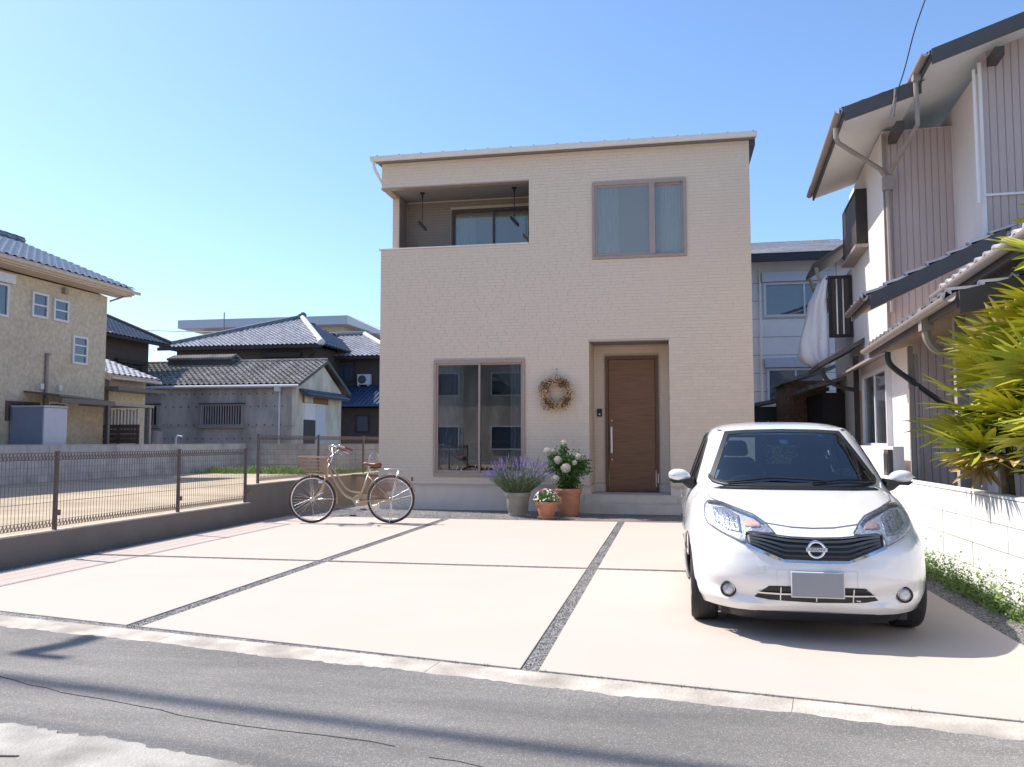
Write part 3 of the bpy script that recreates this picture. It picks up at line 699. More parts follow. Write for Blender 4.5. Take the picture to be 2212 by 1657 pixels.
for y in (23.1, 25.2): MB().box(-17.25, -17.15, y - .05, y + .05, .2, 2.419).build('post', 'pipe_taupe' if y > 24 else 'brown_metal', T)
T = thing('slat_gate', 'dark brown gate of horizontal slats under the carport', 'gate', (-18, 24.8, .2))
for k in range(9): MB().box(-19.0, -17.30, 24.83, 24.86, .45 + .16 * k, .592 + .16 * k).build('slat', 'brown_metal', T)
for x in (-18.9, -18.1, -17.40): MB().box(x - .04, x + .04, 24.861, 24.9, .2, 1.86).build('post', 'brown_metal', T)
T = thing('louvre_screen', 'white vertical louvre screen behind the brown slat gate', 'screen', (-18.2, 25.05, .2))
for k in range(10): MB().box(-18.70 + .125 * k, -18.63 + .125 * k, 25.03, 25.06, 1.3, 2.40 - .02 * (k % 3)).build('slat', 'white_frame', T)
MB().box(-18.70, -17.5, 25.065, 25.09, 1.4, 1.46).build('rail', 'white_frame', T)
T = thing('storage_cabinet', 'pale blue grey metal storage cabinet against the yellow house wall', 'storage shed', (-18, 22, .2))
MB().box(-18.35, -17.32, 20.5, 21.45, .2, 2.28).build('cabinet_body', 'shed_blue', T); MB().box(-17.319, -17.28, 20.52, 21.43, .3, 2.26).build('door', 'shed_white', T); MB().box(-18.37, -17.27, 20.48, 21.47, 2.281, 2.32).build('lid', 'shed_white', T)

# ---------------------------------------------------------------- dark brown house behind the yellow one
T = thing('brown_house', 'dark brown two storey house with slate roof just behind the yellow house', 'house', (-25.6, 36, .2))
MB().box(-33, -25.6, 27, 37.3, .1, 6.36).build('wall', 'brown_wall', T)
tiled(T, [(-24.9, 26.5, 6.22), (-24.9, 38.0, 6.22), (-29.2, 38.0, 8.0), (-29.2, 26.5, 8.0)], 'roof_tile_dark', 'dark_brown', limit=300)
MB().tube([(-24.86, 26.5, 6.1), (-24.86, 38.0, 6.1)], .07, 8).build('gutter', 'dark_brown', T, smooth=True)
ridge(T, (-29.2, 38.05, 8.05), (-24.9, 38.05, 6.3), 'dark_brown', .12)
win_x(T, 34.9, 36.7, 4.2, 5.0, -25.6, fm='dark_brown', cols=2, gm='glass_far', pr=.12, fw=.1); MB().box(-25.6, -25.4, 34.7, 36.9, 5.04, 5.22).build('window_hood', 'dark_brown', T)
T = thing('distant_house', 'low distant house with dark slate roof glimpsed between the two brown houses', 'house', (-29, 60, .2))
MB().box(-38, -33.5, 59, 66, .1, 6.6).build('wall', 'cream_trim', T); tiled(T, [(-40, 58.4, 6.7), (-33, 58.4, 6.7), (-33, 63, 8.4), (-40, 63, 8.4)], 'roof_tile_dark', 'dark_brown', tw=.5, tl=.5, limit=300)

# ---------------------------------------------------------------- grey warehouse
WX, WY0, WY1, WR = -17.05, 36.0, 41.6, 39.0
T = thing('warehouse', 'old grey rendered warehouse with a weathered round tile roof and barred window', 'warehouse', (-20, 36, .2))
MB().box(-27.5, WX - .202, WY0, WY1 - .2, .1, 3.9).build('wall', 'grey_render', T)
g = MB(); g.prism([(WX, WY0, .1), (WX, WY1 - .2, .1), (WX, WY1 - .2, 3.85), (WX, WR, 5.12), (WX, WY0, 3.85)], (-.2, 0, 0)); g.build('gable_wall', 'cream_render', T)
tiled(T, [(-27.5, 35.75, 3.98), (-16.85, 35.75, 3.98), (-16.85, WR, 5.36), (-27.5, WR, 5.36)], 'roof_tile_old', 'fascia_grey', tw=.29, tl=.34, th=.07, limit=300)
tiled(T, [(-16.85, 42.1, 3.86), (-27.5, 42.1, 3.86), (-27.5, WR, 5.36), (-16.85, WR, 5.36)], 'roof_tile_old', 'fascia_grey', tw=.29, tl=.34, th=.07, limit=60)
ridge(T, (-27.5, WR, 5.40), (-16.8, WR, 5.40), 'roof_tile_old', .08)
MB().box(-25.3, -21.7, 38.5, 39.4, 5.2, 5.52).build('ridge_vent', 'fascia_grey', T)
b = MB()
for k in range(24): b.tube([(-25.3 + .15 * k + .07, 38.35, 5.50), (-25.3 + .15 * k + .07, 38.95, 5.72), (-25.3 + .15 * k + .07, 39.55, 5.50)], .07, 6)
b.build('ridge_vent_tiles', 'roof_tile_old', T, kind='stuff')
v = MB()
for sgn, ya, yb, za in ((1, 35.72, WR, 3.96), (-1, 42.12, WR, 3.84)): v.prism([(-16.84, ya, za - .14), (-16.84, yb, 5.2), (-16.84, yb, 5.38), (-16.84, ya, za + .04)], (.05, 0, 0))
v.build('verge_board', 'fascia_grey', T)
MB().tube([(-27.5, 35.68, 3.88), (-16.8, 35.68, 3.88)], .07, 8).build('gutter', 'white_frame', T, smooth=True)
MB().box(-17.95, -17.72, 35.6, 35.8, 3.62, 3.84).build('hopper', 'white_frame', T); MB().tube([(-17.83, 35.9, 3.65), (-17.83, 35.93, .2)], .05, 8).build('downpipe', 'white_frame', T, smooth=True)
for (xa, xb) in ((-21.75, -19.72), (-25.4, -24.1)):
    o = MB().box(xa, xb, 35.96, 36.01, 2.1, 3.0).build('window', 'dark_brown', T); f = MB(); frame_w(f, xa - .06, xb + .06, 2.04, 3.06, 35.86, 35.99, .07); f.build('frame', 'grey_wood', o)
    n = int((xb - xa) / .13)
    for k in range(n): MB().box(xa + .13 * (k + .35), xa + .13 * (k + .35) + .05, 35.88, 35.92, 2.11, 2.99).build('bar', 'grey_wood', o)
    MB().box(xa - .15, xb + .15, 35.8, 36, 3.07, 3.12).build('hood', 'fascia_grey', o); MB().box(xa - .15, xb + .15, 35.82, 36, 1.95, 2.03).build('sill', 'grey_wood', o)
b = MB()
for r, z in enumerate((3.55, 2.95, 2.1, 1.45)):
    for k in range(24):
        x = -27 + .40 * k + (r % 2) * .1
        if -22 < x < -19.5 and 1.9 < z < 3.1: continue
        b.box(x - .014, x + .014, 35.975, 35.999, z - .035, z + .035)
b.build('wall_bolts', 'dark_brown', T, kind='stuff')
MB().box(-27.4, -17.1, 35.975, 35.999, 2.02, 2.05).build('string_course', 'grey_render', T)
# gable door, lintel and small tiled hood
MB().box(WX + .001, WX + .03, 36.85, 38.1, .2, 2.35).build('door_opening', 'car_black', T); MB().box(WX + .001, WX + .06, 38.1, 39.2, .2, 3.15).build('sliding_door', 'white_frame', T)
MB().box(WX + .001, WX + .05, 36.85, 38.099, 2.351, 3.15).build('door_panel', 'pale_panel', T); MB().box(WX + .001, WX + .09, 36.7, 39.5, 3.152, 3.5).build('lintel', 'rust', T); MB().box(WX + .092, WX + .13, 36.7, 37.6, 3.16, 3.49).build('lintel_board', 'cream_render', T)
tiled(T, [(-16.55, 36.3, 3.48), (-16.55, 41.3, 3.48), (-17.04, 41.3, 3.80), (-17.04, 36.3, 3.80)], 'roof_tile_blue', 'fascia_grey', limit=60)
T = thing('tree_stump', 'short pale sawn stump in front of the warehouse wall', 'stump', (-22.2, 33, .2)); MB().tube([(-22.2, 33, .2), (-22.15, 33, 1.4), (-22.1, 33, 1.75)], [.28, .25, .22], 10).build('trunk', 'grey_wood', T)
T = thing('standpipe', 'thin white bent standpipe beside the stump behind the grey block wall', 'tap', (-21, 33, .2)); MB().tube([(-21.2, 33, .2), (-21.2, 33, 1.45), (-21.1, 33, 1.56), (-20.9, 33, 1.52)], .045, 8).build('pipe', 'white_frame', T)

# ---------------------------------------------------------------- brown house with hipped tile roof
T = thing('brown_house', 'brown two storey house with silver hipped tile roof behind the warehouse', 'house', (-26, 48, .2))
A, B_, Pk, A2, B2 = (-32.2, 48, 7.35), (-21.1, 48, 7.35), (-24.75, 53, 9.75), (-32.2, 58, 7.35), (-21.1, 58, 7.35)
MB().box(-31.4, -21.9, 48.7, 57.3, .1, 7.3).build('wall', 'brown_wall', T)
tiled(T, [A, B_, Pk], 'roof_tile_silver', 'dark_brown', tw=.31, tl=.30, th=.07, limit=300)
tiled(T, [B_, B2, Pk], 'roof_tile_blue', 'dark_brown', tw=.5, tl=.45, th=.06, limit=0); tiled(T, [A2, A, Pk], 'roof_tile_blue', 'dark_brown', tw=.5, tl=.45, th=.06, limit=0); tiled(T, [B2, A2, Pk], 'roof_tile_blue', 'dark_brown', tw=.5, tl=.45, limit=0)
MB().box(-32.25, -21.05, 47.86, 47.98, 7.12, 7.32).build('eave_board', 'dark_brown', T)
ridge(T, (-24.75, 52.95, 9.85), (-21.05, 47.95, 7.42), 'ridge_white', .17); ridge(T, (-32.2, 47.95, 7.42), (-24.75, 52.95, 9.85), 'roof_tile_blue', .17)
MB().ball((-24.75, 53, 9.95), .3, 8, (1, 1, .8)).build('ridge_finial', 'roof_tile_blue', T, smooth='all'); MB().ball((-21.15, 48, 7.45), .24, 8).build('ridge_end_tile', 'ridge_white', T, smooth='all')
o = win_y(T, -25.2, -22.9, 5.4, 6.6, 48.7, fm='dark_brown', cols=2); o['label'] = 'window half hidden by the warehouse roof'; MB().box(-25.4, -22.7, 48.4, 48.69, 6.62, 6.9).build('window_hood', 'dark_brown', T)
MB().tube(smoothcurve([(-21.3, 48.1, 7.1), (-21.95, 48.5, 6.7), (-22.15, 48.6, 6.2), (-22.15, 48.6, .3)], 3), .06, 6).build('downpipe', 'dark_brown', T)
T = thing('brown_house', 'brown house wing with silver roof and an air conditioner, next to the beige house', 'house', (-20, 52, .2))
MB().box(-23.2, -12, 52.7, 60, .1, 6.9).build('wall', 'brown_wall', T)
tiled(T, [(-23.4, 52, 6.98), (-17.6, 52, 6.98), (-21.5, 56.5, 8.95), (-23.4, 56.5, 8.95)], 'roof_tile_silver', 'dark_brown', tw=.33, tl=.32, th=.07, limit=300)
tiled(T, [(-17.6, 52, 6.98), (-17.6, 60, 6.98), (-21.5, 60, 8.95), (-21.5, 56.5, 8.95)], 'roof_tile_blue', 'dark_brown', tw=.5, tl=.5, limit=0)
ridge(T, (-23.6, 56.5, 9.05), (-21.4, 56.5, 9.05), 'roof_tile_blue', .2); ridge(T, (-21.5, 56.4, 9.02), (-17.55, 51.95, 7.08), 'ridge_white', .17)
MB().box(-23.4, -17.6, 51.88, 51.98, 6.76, 6.96).build('eave_board', 'dark_brown', T)
win_y(T, -22.3, -20.75, 5.3, 6.7, 52.7, fm='dark_brown', cols=2)
MB().hexa([(-21.6, 49.2, 3.5), (-12, 49.2, 3.5), (-12, 52.69, 4.9), (-21.6, 52.69, 4.9), (-21.6, 49.2, 3.66), (-12, 49.2, 3.66), (-12, 52.69, 5.06), (-21.6, 52.69, 5.06)]).build('lower_roof', 'blue_tarp', T)
for k in range(20): MB().bar((-21.4 + .3 * k, 49.2, 3.69), (-21.4 + .3 * k, 52.6, 5.07), .05).build('roof_rib', 'blue_tarp', T)
MB().box(-21.2, -12, 50, 52.6, .1, 3.45).build('lower_wall', 'brown_wall', T); win_y(T, -19.6, -18.7, 1.9, 3.0, 50, fm='dark_brown', gm='glass_far')
T = thing('air_conditioner', 'white air conditioner unit on the brown wing wall, left of the beige house', 'air conditioner', (-20.1, 52.4, 5.1))
MB().box(-20.45, -19.55, 52.3, 52.62, 5.08, 5.78).build('casing', 'white_frame', T, bevel=.02); MB().lathe([(.02, 0), (.26, 0), (.28, -.02), (.28, .01)], 20, (-20.1, 52.29, 5.43), 'Y').build('fan_grille', 'car_grille', T)
for x in (-20.35, -19.68): MB().box(x - .03, x + .03, 52.2, 52.69, 4.98, 5.07).build('bracket', 'white_frame', T)
T = thing('flat_roofed_building', 'pale modern building with wide flat roof slab rising behind the hipped roof', 'building', (-38, 76, .2))
MB().box(-46.0, -31.2, 76, 88, .1, 12.55).build('wall', 'cream_trim', T); MB().box(-48.2, -30.3, 74.8, 90, 12.56, 13.4).build('roof_slab', 'shed_white', T)
MB().hexa([(-30.299, 74.8, 12.56), (-28.9, 84, 12.2), (-28.9, 90, 12.2), (-30.299, 90, 12.56), (-30.299, 74.8, 13.38), (-28.9, 84, 12.5), (-28.9, 90, 12.5), (-30.299, 90, 13.38)]).build('roof_edge', 'pale_panel', T)
MB().tube([(-43, 74.5, 11), (-43, 74.5, 14.0)], .06, 6).build('antenna', 'shed_blue', T)
for k in range(5): MB().box(-45 + k * 2.9, -43.2 + k * 2.9, 75.97, 75.995, 9.6, 11.4).build('window', 'glass_far', T)

# ================================================================ RIGHT NEIGHBOUR (traditional house)
NF = Frame((2.39, 11.8, 0), R(-3.5)); NM = NF.m
def nv(*p): return NM @ Vector(p)
N = thing('traditional_house', 'old two storey house with lilac ribbed walls and tiled roofs on the right', 'house', nv(.7, 1.3, 0))
w = MB(NF); w.box(.7, 3.6, 1.3, 4.7, 0, 5.95); w.build('wall', 'white_siding', N)
w = MB(NF); w.box(1.67, 6.2, 0, 6, 0, 6.2); w.build('wall', 'white_siding', N)
w = MB(NF); w.box(.7, 1.669, -.04, 1.299, 0, 2.95); w.build('porch_wall', 'white_siding', N)
# ribbed boards on the camera-facing walls
rib = MB().prism([(-.044, 0, 0), (-.044, -.012, 0), (-.034, -.02, 0), (.034, -.02, 0), (.044, -.012, 0), (.044, 0, 0)], (0, 0, 1)).mesh('siding_board', 'lilac_siding')
def boards(x0, x1, y, z0, z1):
    n = int((x1 - x0) / .092)
    for i in range(n): piece('siding_board', rib, NM @ Matrix.Translation((x0 + .046 + .092 * i, y, z0)) @ Matrix.Diagonal((1, 1, z1 - z0, 1)), N)
boards(.72, 1.66, 1.299, 2.95, 5.93); boards(1.69, 4.7, -.001, 4.52, 6.6); boards(1.69, 4.7, -.001, 0, 4.5)
boards(.75, 1.66, -.042, 0, 2.9)
MB(NF).prism([(1.67, -.0, 6.2), (6.2, -.0, 6.2), (6.2, 0, 7.6)], (0, .2, 0)).build('gable', 'white_siding', N)
MB(NF).box(.69, .74, 1.262, 1.298, 0, 5.9).build('corner_trim', 'pipe_taupe', N); MB(NF).box(1.655, 1.70, -.045, -.022, 0, 6.3).build('corner_trim', 'pale_panel', N)
MB(NF).box(1.67, 4.7, -.05, -.022, 4.50, 4.53).build('flashing', 'pale_panel', N)
def kroof(t, x0, x1, y0, y1, z, s, soff='soffit_white', gut=True, th=.05, limit=300, um='fascia_grey', gm='pipe_taupe', rake=.2, tm='roof_tile_blue', gr=.05):
    z1 = z + (x1 - x0) * s
    tiled(t, [nv(x0, y1, z + .12), nv(x0, y0, z + .12), nv(x1, y0, z1 + .12), nv(x1, y1, z1 + .12)], tm, um, tw=.27, tl=.27, th=th, limit=limit, under=.05)
    MB(NF).hexa([(x0 + .02, y0 + .01, z + .02), (x1, y0 + .01, z1 + .02), (x1, y1, z1 + .02), (x0 + .02, y1, z + .02), (x0 + .02, y0 + .01, z + .055), (x1, y0 + .01, z1 + .055), (x1, y1, z1 + .055), (x0 + .02, y1, z + .055)]).build('soffit', soff, t)
    MB(NF).hexa([(x0, y0 - .03, z - rake + .12), (x1, y0 - .03, z1 - rake + .12), (x1, y0, z1 - rake + .12), (x0, y0, z - rake + .12), (x0, y0 - .03, z + .12), (x1, y0 - .03, z1 + .12), (x1, y0, z1 + .12), (x0, y0, z + .12)]).build('verge_board', um, t)
    MB(NF).box(x0 - .02, x0 + .01, y0, y1, z - .02, z + .115).build('eave_board', um, t)
    if gut: 
        g = MB(NF); m = 10; pr = [(x0 - .025 - gr - gr * math.cos(math.pi * k / m), z + .075 - gr * math.sin(math.pi * k / m)) for k in range(m + 1)]
        pr += [(a + .0, b) for a, b in [(x0 - .025 - gr + (gr - .006) * math.cos(math.pi * k / m), z + .075 - (gr - .006) * math.sin(math.pi * k / m)) for k in range(m + 1)]]
        g.prism([(a, y0 - .03, b) for a, b in pr], (0, y1 - y0, 0)); g.build('gutter', gm, t)
kroof(N, 0, .975, 0, 4.1, 5.76, .30); kroof(N, .97, 5, -.62, 4.1, 6.17, .33)
# C, D and E: the ground floor roofs
kroof(N, .12, 1.66, -.85, .6, 3.02, .47, soff='soffit_wood', gm='fascia_grey'); kroof(N, .28, 1.66, -4.2, .25, 2.46, .22, soff='old_wood', gm='pipe_taupe', tm='roof_tile_dark', gr=.055)
kroof(N, .72, 3.2, -6.5, -1.75, 2.86, .36, soff='old_wood', gm='pipe_taupe', gr=.055, tm='roof_tile_silver')
for x, y, z in ((.78, .5, 5.86), (1.78, -.5, 6.36)): MB(NF).box(x, x + .11, y + .15, y + .8 if x < 1 else y + .5, z - .12, z + .0).build('beam_end', 'fascia_grey', N)
# rainwater pipes
pp = MB(NF).tube([(-.07, .35, 5.72), (-.07, .35, 5.58), (-.03, .42, 5.53), (.62, 1.05, 5.30), (.70, 1.15, 5.22)], .035, 8).build('rain_pipe', 'pipe_taupe', N, smooth=True)
MB(NF).tube([(.90, -.05, 6.15), (.90, -.05, 5.95), (.92, .0, 5.55), (.85, .6, 5.42), (.76, 1.15, 5.26)], .032, 8).build('rain_pipe', 'pipe_taupe', N, smooth=True)
MB(NF).box(.86, .95, -.12, .02, 6.12, 6.26).build('hopper', 'pipe_taupe', N)
MB(NF).box(.67, .81, 1.12, 1.25, 5.02, 5.22).build('hopper', 'pipe_taupe', N); MB(NF).tube([(.74, 1.19, 5.1), (.76, 1.2, 3.2)], .038, 8).build('rain_pipe', 'pipe_taupe', N, smooth=True)
MB(NF).tube([(1.60, -.06, 6.2), (1.605, -.08, 4.4)], .022, 8).build('rain_pipe', 'pale_panel', N)
# upper side window with wooden lattice
f = MB(NF); frame_s(f, 2.75, 4.35, 4.58, 5.52, .52, .70, .06); wf = f.build('window', 'dark_brown', N, label='upper window behind a dark wooden lattice')
MB(NF).box(.56, .57, 2.82, 4.29, 4.64, 5.46).build('pane', 'glass_far', wf)
for k in range(12): MB(NF).box(.525, .545, 2.84 + .12 * k, 2.90 + .12 * k, 4.641, 5.459).build('lattice_bar', 'brown_metal', wf)
MB(NF).box(.49, .699, 2.7, 4.4, 4.52, 4.578).build('sill', 'pipe_taupe', wf)
# small bracketed roof at the far end, upper floor
MB(NF).hexa([(.02, 4.72, 4.62), (.72, 4.72, 5.06), (.72, 6.1, 5.06), (.02, 6.1, 4.62), (.02, 4.72, 4.70), (.72, 4.72, 5.14), (.72, 6.1, 5.14), (.02, 6.1, 4.70)]).build('side_roof', 'fascia_grey', N)
for y in (4.76, 5.9): MB(NF).tube(smoothcurve([(.08, y, 4.62), (.16, y, 4.35), (.4, y, 4.15), (.69, y, 4.05)], 3), .035, 6).build('roof_bracket', 'pipe_taupe', N)
MB(NF).box(.72, 3.6, 4.701, 7.5, 0, 4.6).build('rear_wall', 'white_siding', N)
# ground floor side window and its hood
o = MB(NF); frame_s(o, 1.15, 3.35, 1.22, 2.42, .62, .70, .06); wf = o.build('window', 'white_frame', N, label='pale ground floor side window')
MB(NF).box(.64, .665, 2.22, 2.28, 1.28, 2.36).build('mullion', 'white_frame', wf); MB(NF).box(.655, .67, 1.21, 3.29, 1.28, 2.36).build('pane', 'glass_clear', wf); MB(NF).box(.672, .699, 1.22, 3.28, 1.29, 2.35).build('blind', 'white_frame', wf)
MB(NF).hexa([(.30, -.1, 2.44), (.699, -.1, 2.60), (.699, 3.9, 2.60), (.30, 3.9, 2.44), (.30, -.1, 2.475), (.699, -.1, 2.64), (.699, 3.9, 2.64), (.30, 3.9, 2.475)]).build('window_hood', 'pipe_taupe', N)
# balcony, its board, small roof, posts and the white bedding
MB(NF).hexa([(-.05, 3.4, 2.60), (.699, 3.4, 3.02), (.699, 5.3, 3.02), (-.05, 5.3, 2.60), (-.05, 3.4, 2.68), (.699, 3.4, 3.10), (.699, 5.3, 3.10), (-.05, 5.3, 2.68)]).build('balcony_roof', 'fascia_grey', N)
MB(NF).tube(smoothcurve([(.0, 3.5, 2.58), (.08, 3.5, 2.38), (.32, 3.5, 2.24), (.56, 3.5, 2.2)], 3), .04, 6).build('roof_bracket', 'dark_brown', N)
MB(NF).box(.52, .60, 3.46, 3.54, 0, 2.78).build('post', 'dark_brown', N); MB(NF).box(.60, .699, 3.9, 4.1, 0, 2.2).build('post', 'soffit_wood', N)
o = MB(NF); frame_w(o, .27, .69, 3.25, 4.42, 4.60, 4.64, .06); bo = o.build('balcony_screen', 'dark_brown', N); MB(NF).box(.33, .63, 4.615, 4.63, 3.31, 4.36).build('screen_panel', 'brown_wall', bo)
for x in (.42, .53): MB(NF).box(x - .012, x + .012, 4.60, 4.614, 3.311, 4.359).build('screen_bar', 'steel', bo)
MB(NF).box(-.02, .26, 4.62, 5.6, 3.2, 3.26).build('balcony_floor', 'dark_brown', N)
MB(NF).box(.24, .27, 4.66, 5.6, 4.36, 4.40).build('handrail', 'dark_brown', N)
cl = []; fc = []; nu, nvv = 40, 30
for j in range(nvv + 1):
    t = j / nvv; z = 4.46 - 1.75 * t
    wdt = interp([(0, .10), (.06, .20), (.2, .30), (.3, .38), (.5, .45), (.7, .54), (.85, .56), (.93, .50), (1, .30)], t)
    for i in range(nu):
        a = 2 * math.pi * i / nu; rr = 1 + .08 * math.sin(3 * a + t * 5) + .09 * math.sin(8 * a - t * 4) + .04 * math.sin(13 * a + 6 * t)
        cl.append((min(.262, .34 - wdt * .5 + wdt * .54 * math.cos(a) * rr), 4.95 + (.22 + wdt * .35) * math.sin(a) * rr, z + .02 * math.sin(5 * a) + .012 * math.sin(9 * a + 4 * t)))
fc = [(j * nu + i, j * nu + (i + 1) % nu, (j + 1) * nu + (i + 1) % nu, (j + 1) * nu + i) for j in range(nvv) for i in range(nu)] + [tuple(range(nu))[::-1], tuple(range(nvv * nu, (nvv + 1) * nu))]
MB(NF).add(cl, fc).build('bedding', 'sheet_white', None, smooth='all', loc=nv(.1, 4.95, 2.9), label='white quilt draped over the narrow balcony of the old house', cat='bedding')
# porch posts, brace and pipe
MB(NF).box(.58, .64, -.62, -.56, 0, 2.5).build('post', 'pipe_taupe', N); MB(NF).tube([(.67, -.6, 2.4), (.67, -.6, 0)], .03, 8).build('rain_pipe', 'pipe_taupe', N); MB(NF).box(.58, .68, -2.82, -2.72, 0, 2.75).build('post', 'grey_wood', N)
MB(NF).tube(smoothcurve([(.33, -.7, 2.42), (.36, -.7, 2.26), (.62, -.62, 2.05), (.9, -.5, 1.85), (1.15, -.3, 1.72)], 4), .035, 8).build('brace', 'car_black', N, smooth=True)
MB(NF).box(.20, .31, -3.18, -3.04, 2.38, 2.60).build('hopper', 'pipe_taupe', N); MB(NF).tube(smoothcurve([(.26, -3.1, 2.4), (.27, -3.1, 2.3), (.36, -3.05, 2.2), (.6, -2.9, 2.15)], 3), .045, 8).build('rain_pipe', 'pipe_taupe', N, smooth=True)
MB(NF).box(.95, 4.5, -3.9, -3.85, 0, 3.0).build('porch_wall', 'old_wood', N)
MB(NF).box(.42, .55, -.35, 3.0, 0, 1.24).build('garden_wall', 'white_siding', N)
T = thing('meter_box', 'dark grey meter box on the white garden wall behind the car', 'meter box', nv(.4, -.3, .6)); MB(NF).box(.36, .419, -.34, -.04, .55, 1.2).build('box_body', 'fascia_grey', T); MB(NF).box(.35, .359, -.31, -.07, .6, 1.15).build('cover', 'car_grille', T)
# ---------------------------------------------------------------- pale house behind
T = thing('pale_house', 'white panelled house with slate roof between the beige house and the old one', 'house', (4, 26, 0))
MB().box(.6, 9, 26, 34, 0, 6.8).build('wall', 'pale_panel', T)
for k in range(11): MB().box(.6, 9, 25.992, 25.999, .6 + .55 * k, .612 + .55 * k).build('panel_joint', 'mortar_grey', T)
for x in (2.0, 4.9): MB().box(x, x + .012, 25.99, 25.9985, 0, 6.8).build('panel_joint', 'mortar_grey', T)
sl = MB().box(-.44, .44, 0, .30, 0, .018).mesh('roof_slate', 'roof_slate'); ms = []
a = math.atan2(1.0, 3.2); rot = Matrix.Rotation(a - .05, 4, 'X')
MB().hexa([(.2, 25.4, 6.83), (9.4, 25.4, 6.83), (9.4, 29.6, 8.14), (.2, 29.6, 8.14), (.2, 25.4, 6.86), (9.4, 25.4, 6.86), (5, 29.6, 8.17), (.2, 29.6, 8.17)]).build('roof_deck', 'fascia_grey', T)
for r in range(16):
    for c_ in range(12):
        x = .3 + .9 * c_ + (r % 2) * .45; y = 25.38 + r * .262; z = 6.87 + r * .262 * .3125
        if x > 5.2 + (16 - r) * .22: continue
        ms.append(Matrix.Translation((x, y, z + .012)) @ rot)
spread('roof_slate', sl, ms, T, 300)
MB().box(.2, 9.4, 25.26, 25.37, 6.62, 6.84).build('fascia', 'car_black', T)
o = win_y(T, 2.8, 4.75, 5.05, 6.1, 26, cols=1, pr=.08, label='upper window with shutter box'); MB().box(3.95, 4.0, 25.93, 25.975, 5.12, 6.03).build('glazing_bar', 'white_frame', o); MB().box(2.75, 4.8, 25.8, 25.99, 6.11, 6.40).build('shutter_box', 'shed_white', T)
o = win_y(T, 2.85, 4.5, 2.4, 3.5, 26, cols=2, pr=.08, label='lower window'); MB().box(2.8, 4.55, 25.8, 25.99, 3.52, 3.8).build('shutter_box', 'shed_white', T)
MB().box(2.42, 2.5, 25.9, 25.985, 5.6, 6.3).build('wall_vent', 'white_frame', T); MB().tube([(2.7, 25.93, 6.5), (2.7, 25.93, 0)], .035, 8).build('downpipe', 'pale_panel', T)
T = thing('brick_shed', 'small brown brick lean-to between the pale house and the old house', 'shed', (3.2, 20, 0))
MB().box(2.62, 3.5, 20.02, 22, 0, 2.70).build('mortar_core', 'old_wood', T)
bk = MB().box(-.105, .105, -.02, .02, -.045, .045).mesh('brick', 'brick_brown')
spread('brick', bk, [Matrix.Translation((2.73 + .22 * i + (r % 2) * .11 - .05, 20.0, 1.0 + .10 * r)) for r in range(17) for i in range(4)], T)
MB().hexa([(2.5, 19.8, 2.62), (3.7, 19.8, 2.98), (3.7, 22, 2.98), (2.5, 22, 2.62), (2.5, 19.8, 2.70), (3.7, 19.8, 3.06), (3.7, 22, 3.06), (2.5, 22, 2.70)]).build('roof', 'roof_slate', T)
T = thing('dark_shed', 'dark low shed with grey roof showing above the car, beside the beige house', 'shed', (2.2, 22.5, 0))
MB().box(2.0, 2.85, 22.2, 24, 0, 2.2).build('wall', 'car_grille', T); MB().hexa([(1.6, 22, 2.12), (2.9, 22, 2.36), (2.9, 24, 2.36), (1.6, 24, 2.12), (1.6, 22, 2.2), (2.9, 22, 2.44), (2.9, 24, 2.44), (1.6, 24, 2.2)]).build('roof', 'roof_slate', T)
T = thing('brown_annex', 'dark brown cluttered outbuilding behind the balcony post of the old house', 'outbuilding', (3.6, 18, 0))
MB().box(3.05, 4.2, 17.9, 19.9, 0, 2.3).build('wall', 'dark_brown', T); MB().hexa([(2.75, 17.6, 2.35), (4.2, 17.6, 2.75), (4.2, 19.9, 2.75), (2.75, 19.9, 2.35), (2.75, 17.6, 2.43), (4.2, 17.6, 2.83), (4.2, 19.9, 2.83), (2.75, 19.9, 2.43)]).build('roof', 'roof_tile_old', T)
# ================================================================ PARKED CAR
import numpy as np
CF = Frame((.925, 7.66, 0), -.012, .98)
CT = [(.20, -1.95, 1.93, .80, 4.6, 5), (.28, -2.02, 1.99, .828, 4.6, 5), (.40, -2.05, 2.02, .845, 4.6, 5), (.55, -2.05, 2.03, .85, 4.5, 5), (.64, -2.03, 2.02, .85, 4.3, 5),
      (.70, -1.98, 2.02, .848, 3.9, 5), (.75, -1.90, 2.02, .846, 3.8, 5), (.80, -1.78, 2.01, .842, 3.7, 5), (.85, -1.62, 2.00, .834, 3.7, 5), (.90, -1.42, 1.98, .822, 3.7, 5),
      (.94, -1.25, 1.96, .806, 3.8, 5), (.97, -1.13, 1.94, .79, 4, 5), (1.02, -1.03, 1.91, .768, 4.2, 5), (1.10, -.88, 1.86, .738, 4.4, 5), (1.20, -.69, 1.80, .70, 4.6, 5), (1.30, -.50, 1.74, .66, 4.8, 5),
      (1.39, -.32, 1.67, .618, 5, 5), (1.44, -.20, 1.60, .58, 5, 5), (1.47, -.08, 1.50, .53, 5, 5), (1.492, .06, 1.36, .45, 4.5, 5), (1.506, .22, 1.18, .34, 4, 4), (1.514, .42, 1.0, .18, 3, 3), (1.516, .6, .85, .05, 2, 2)]
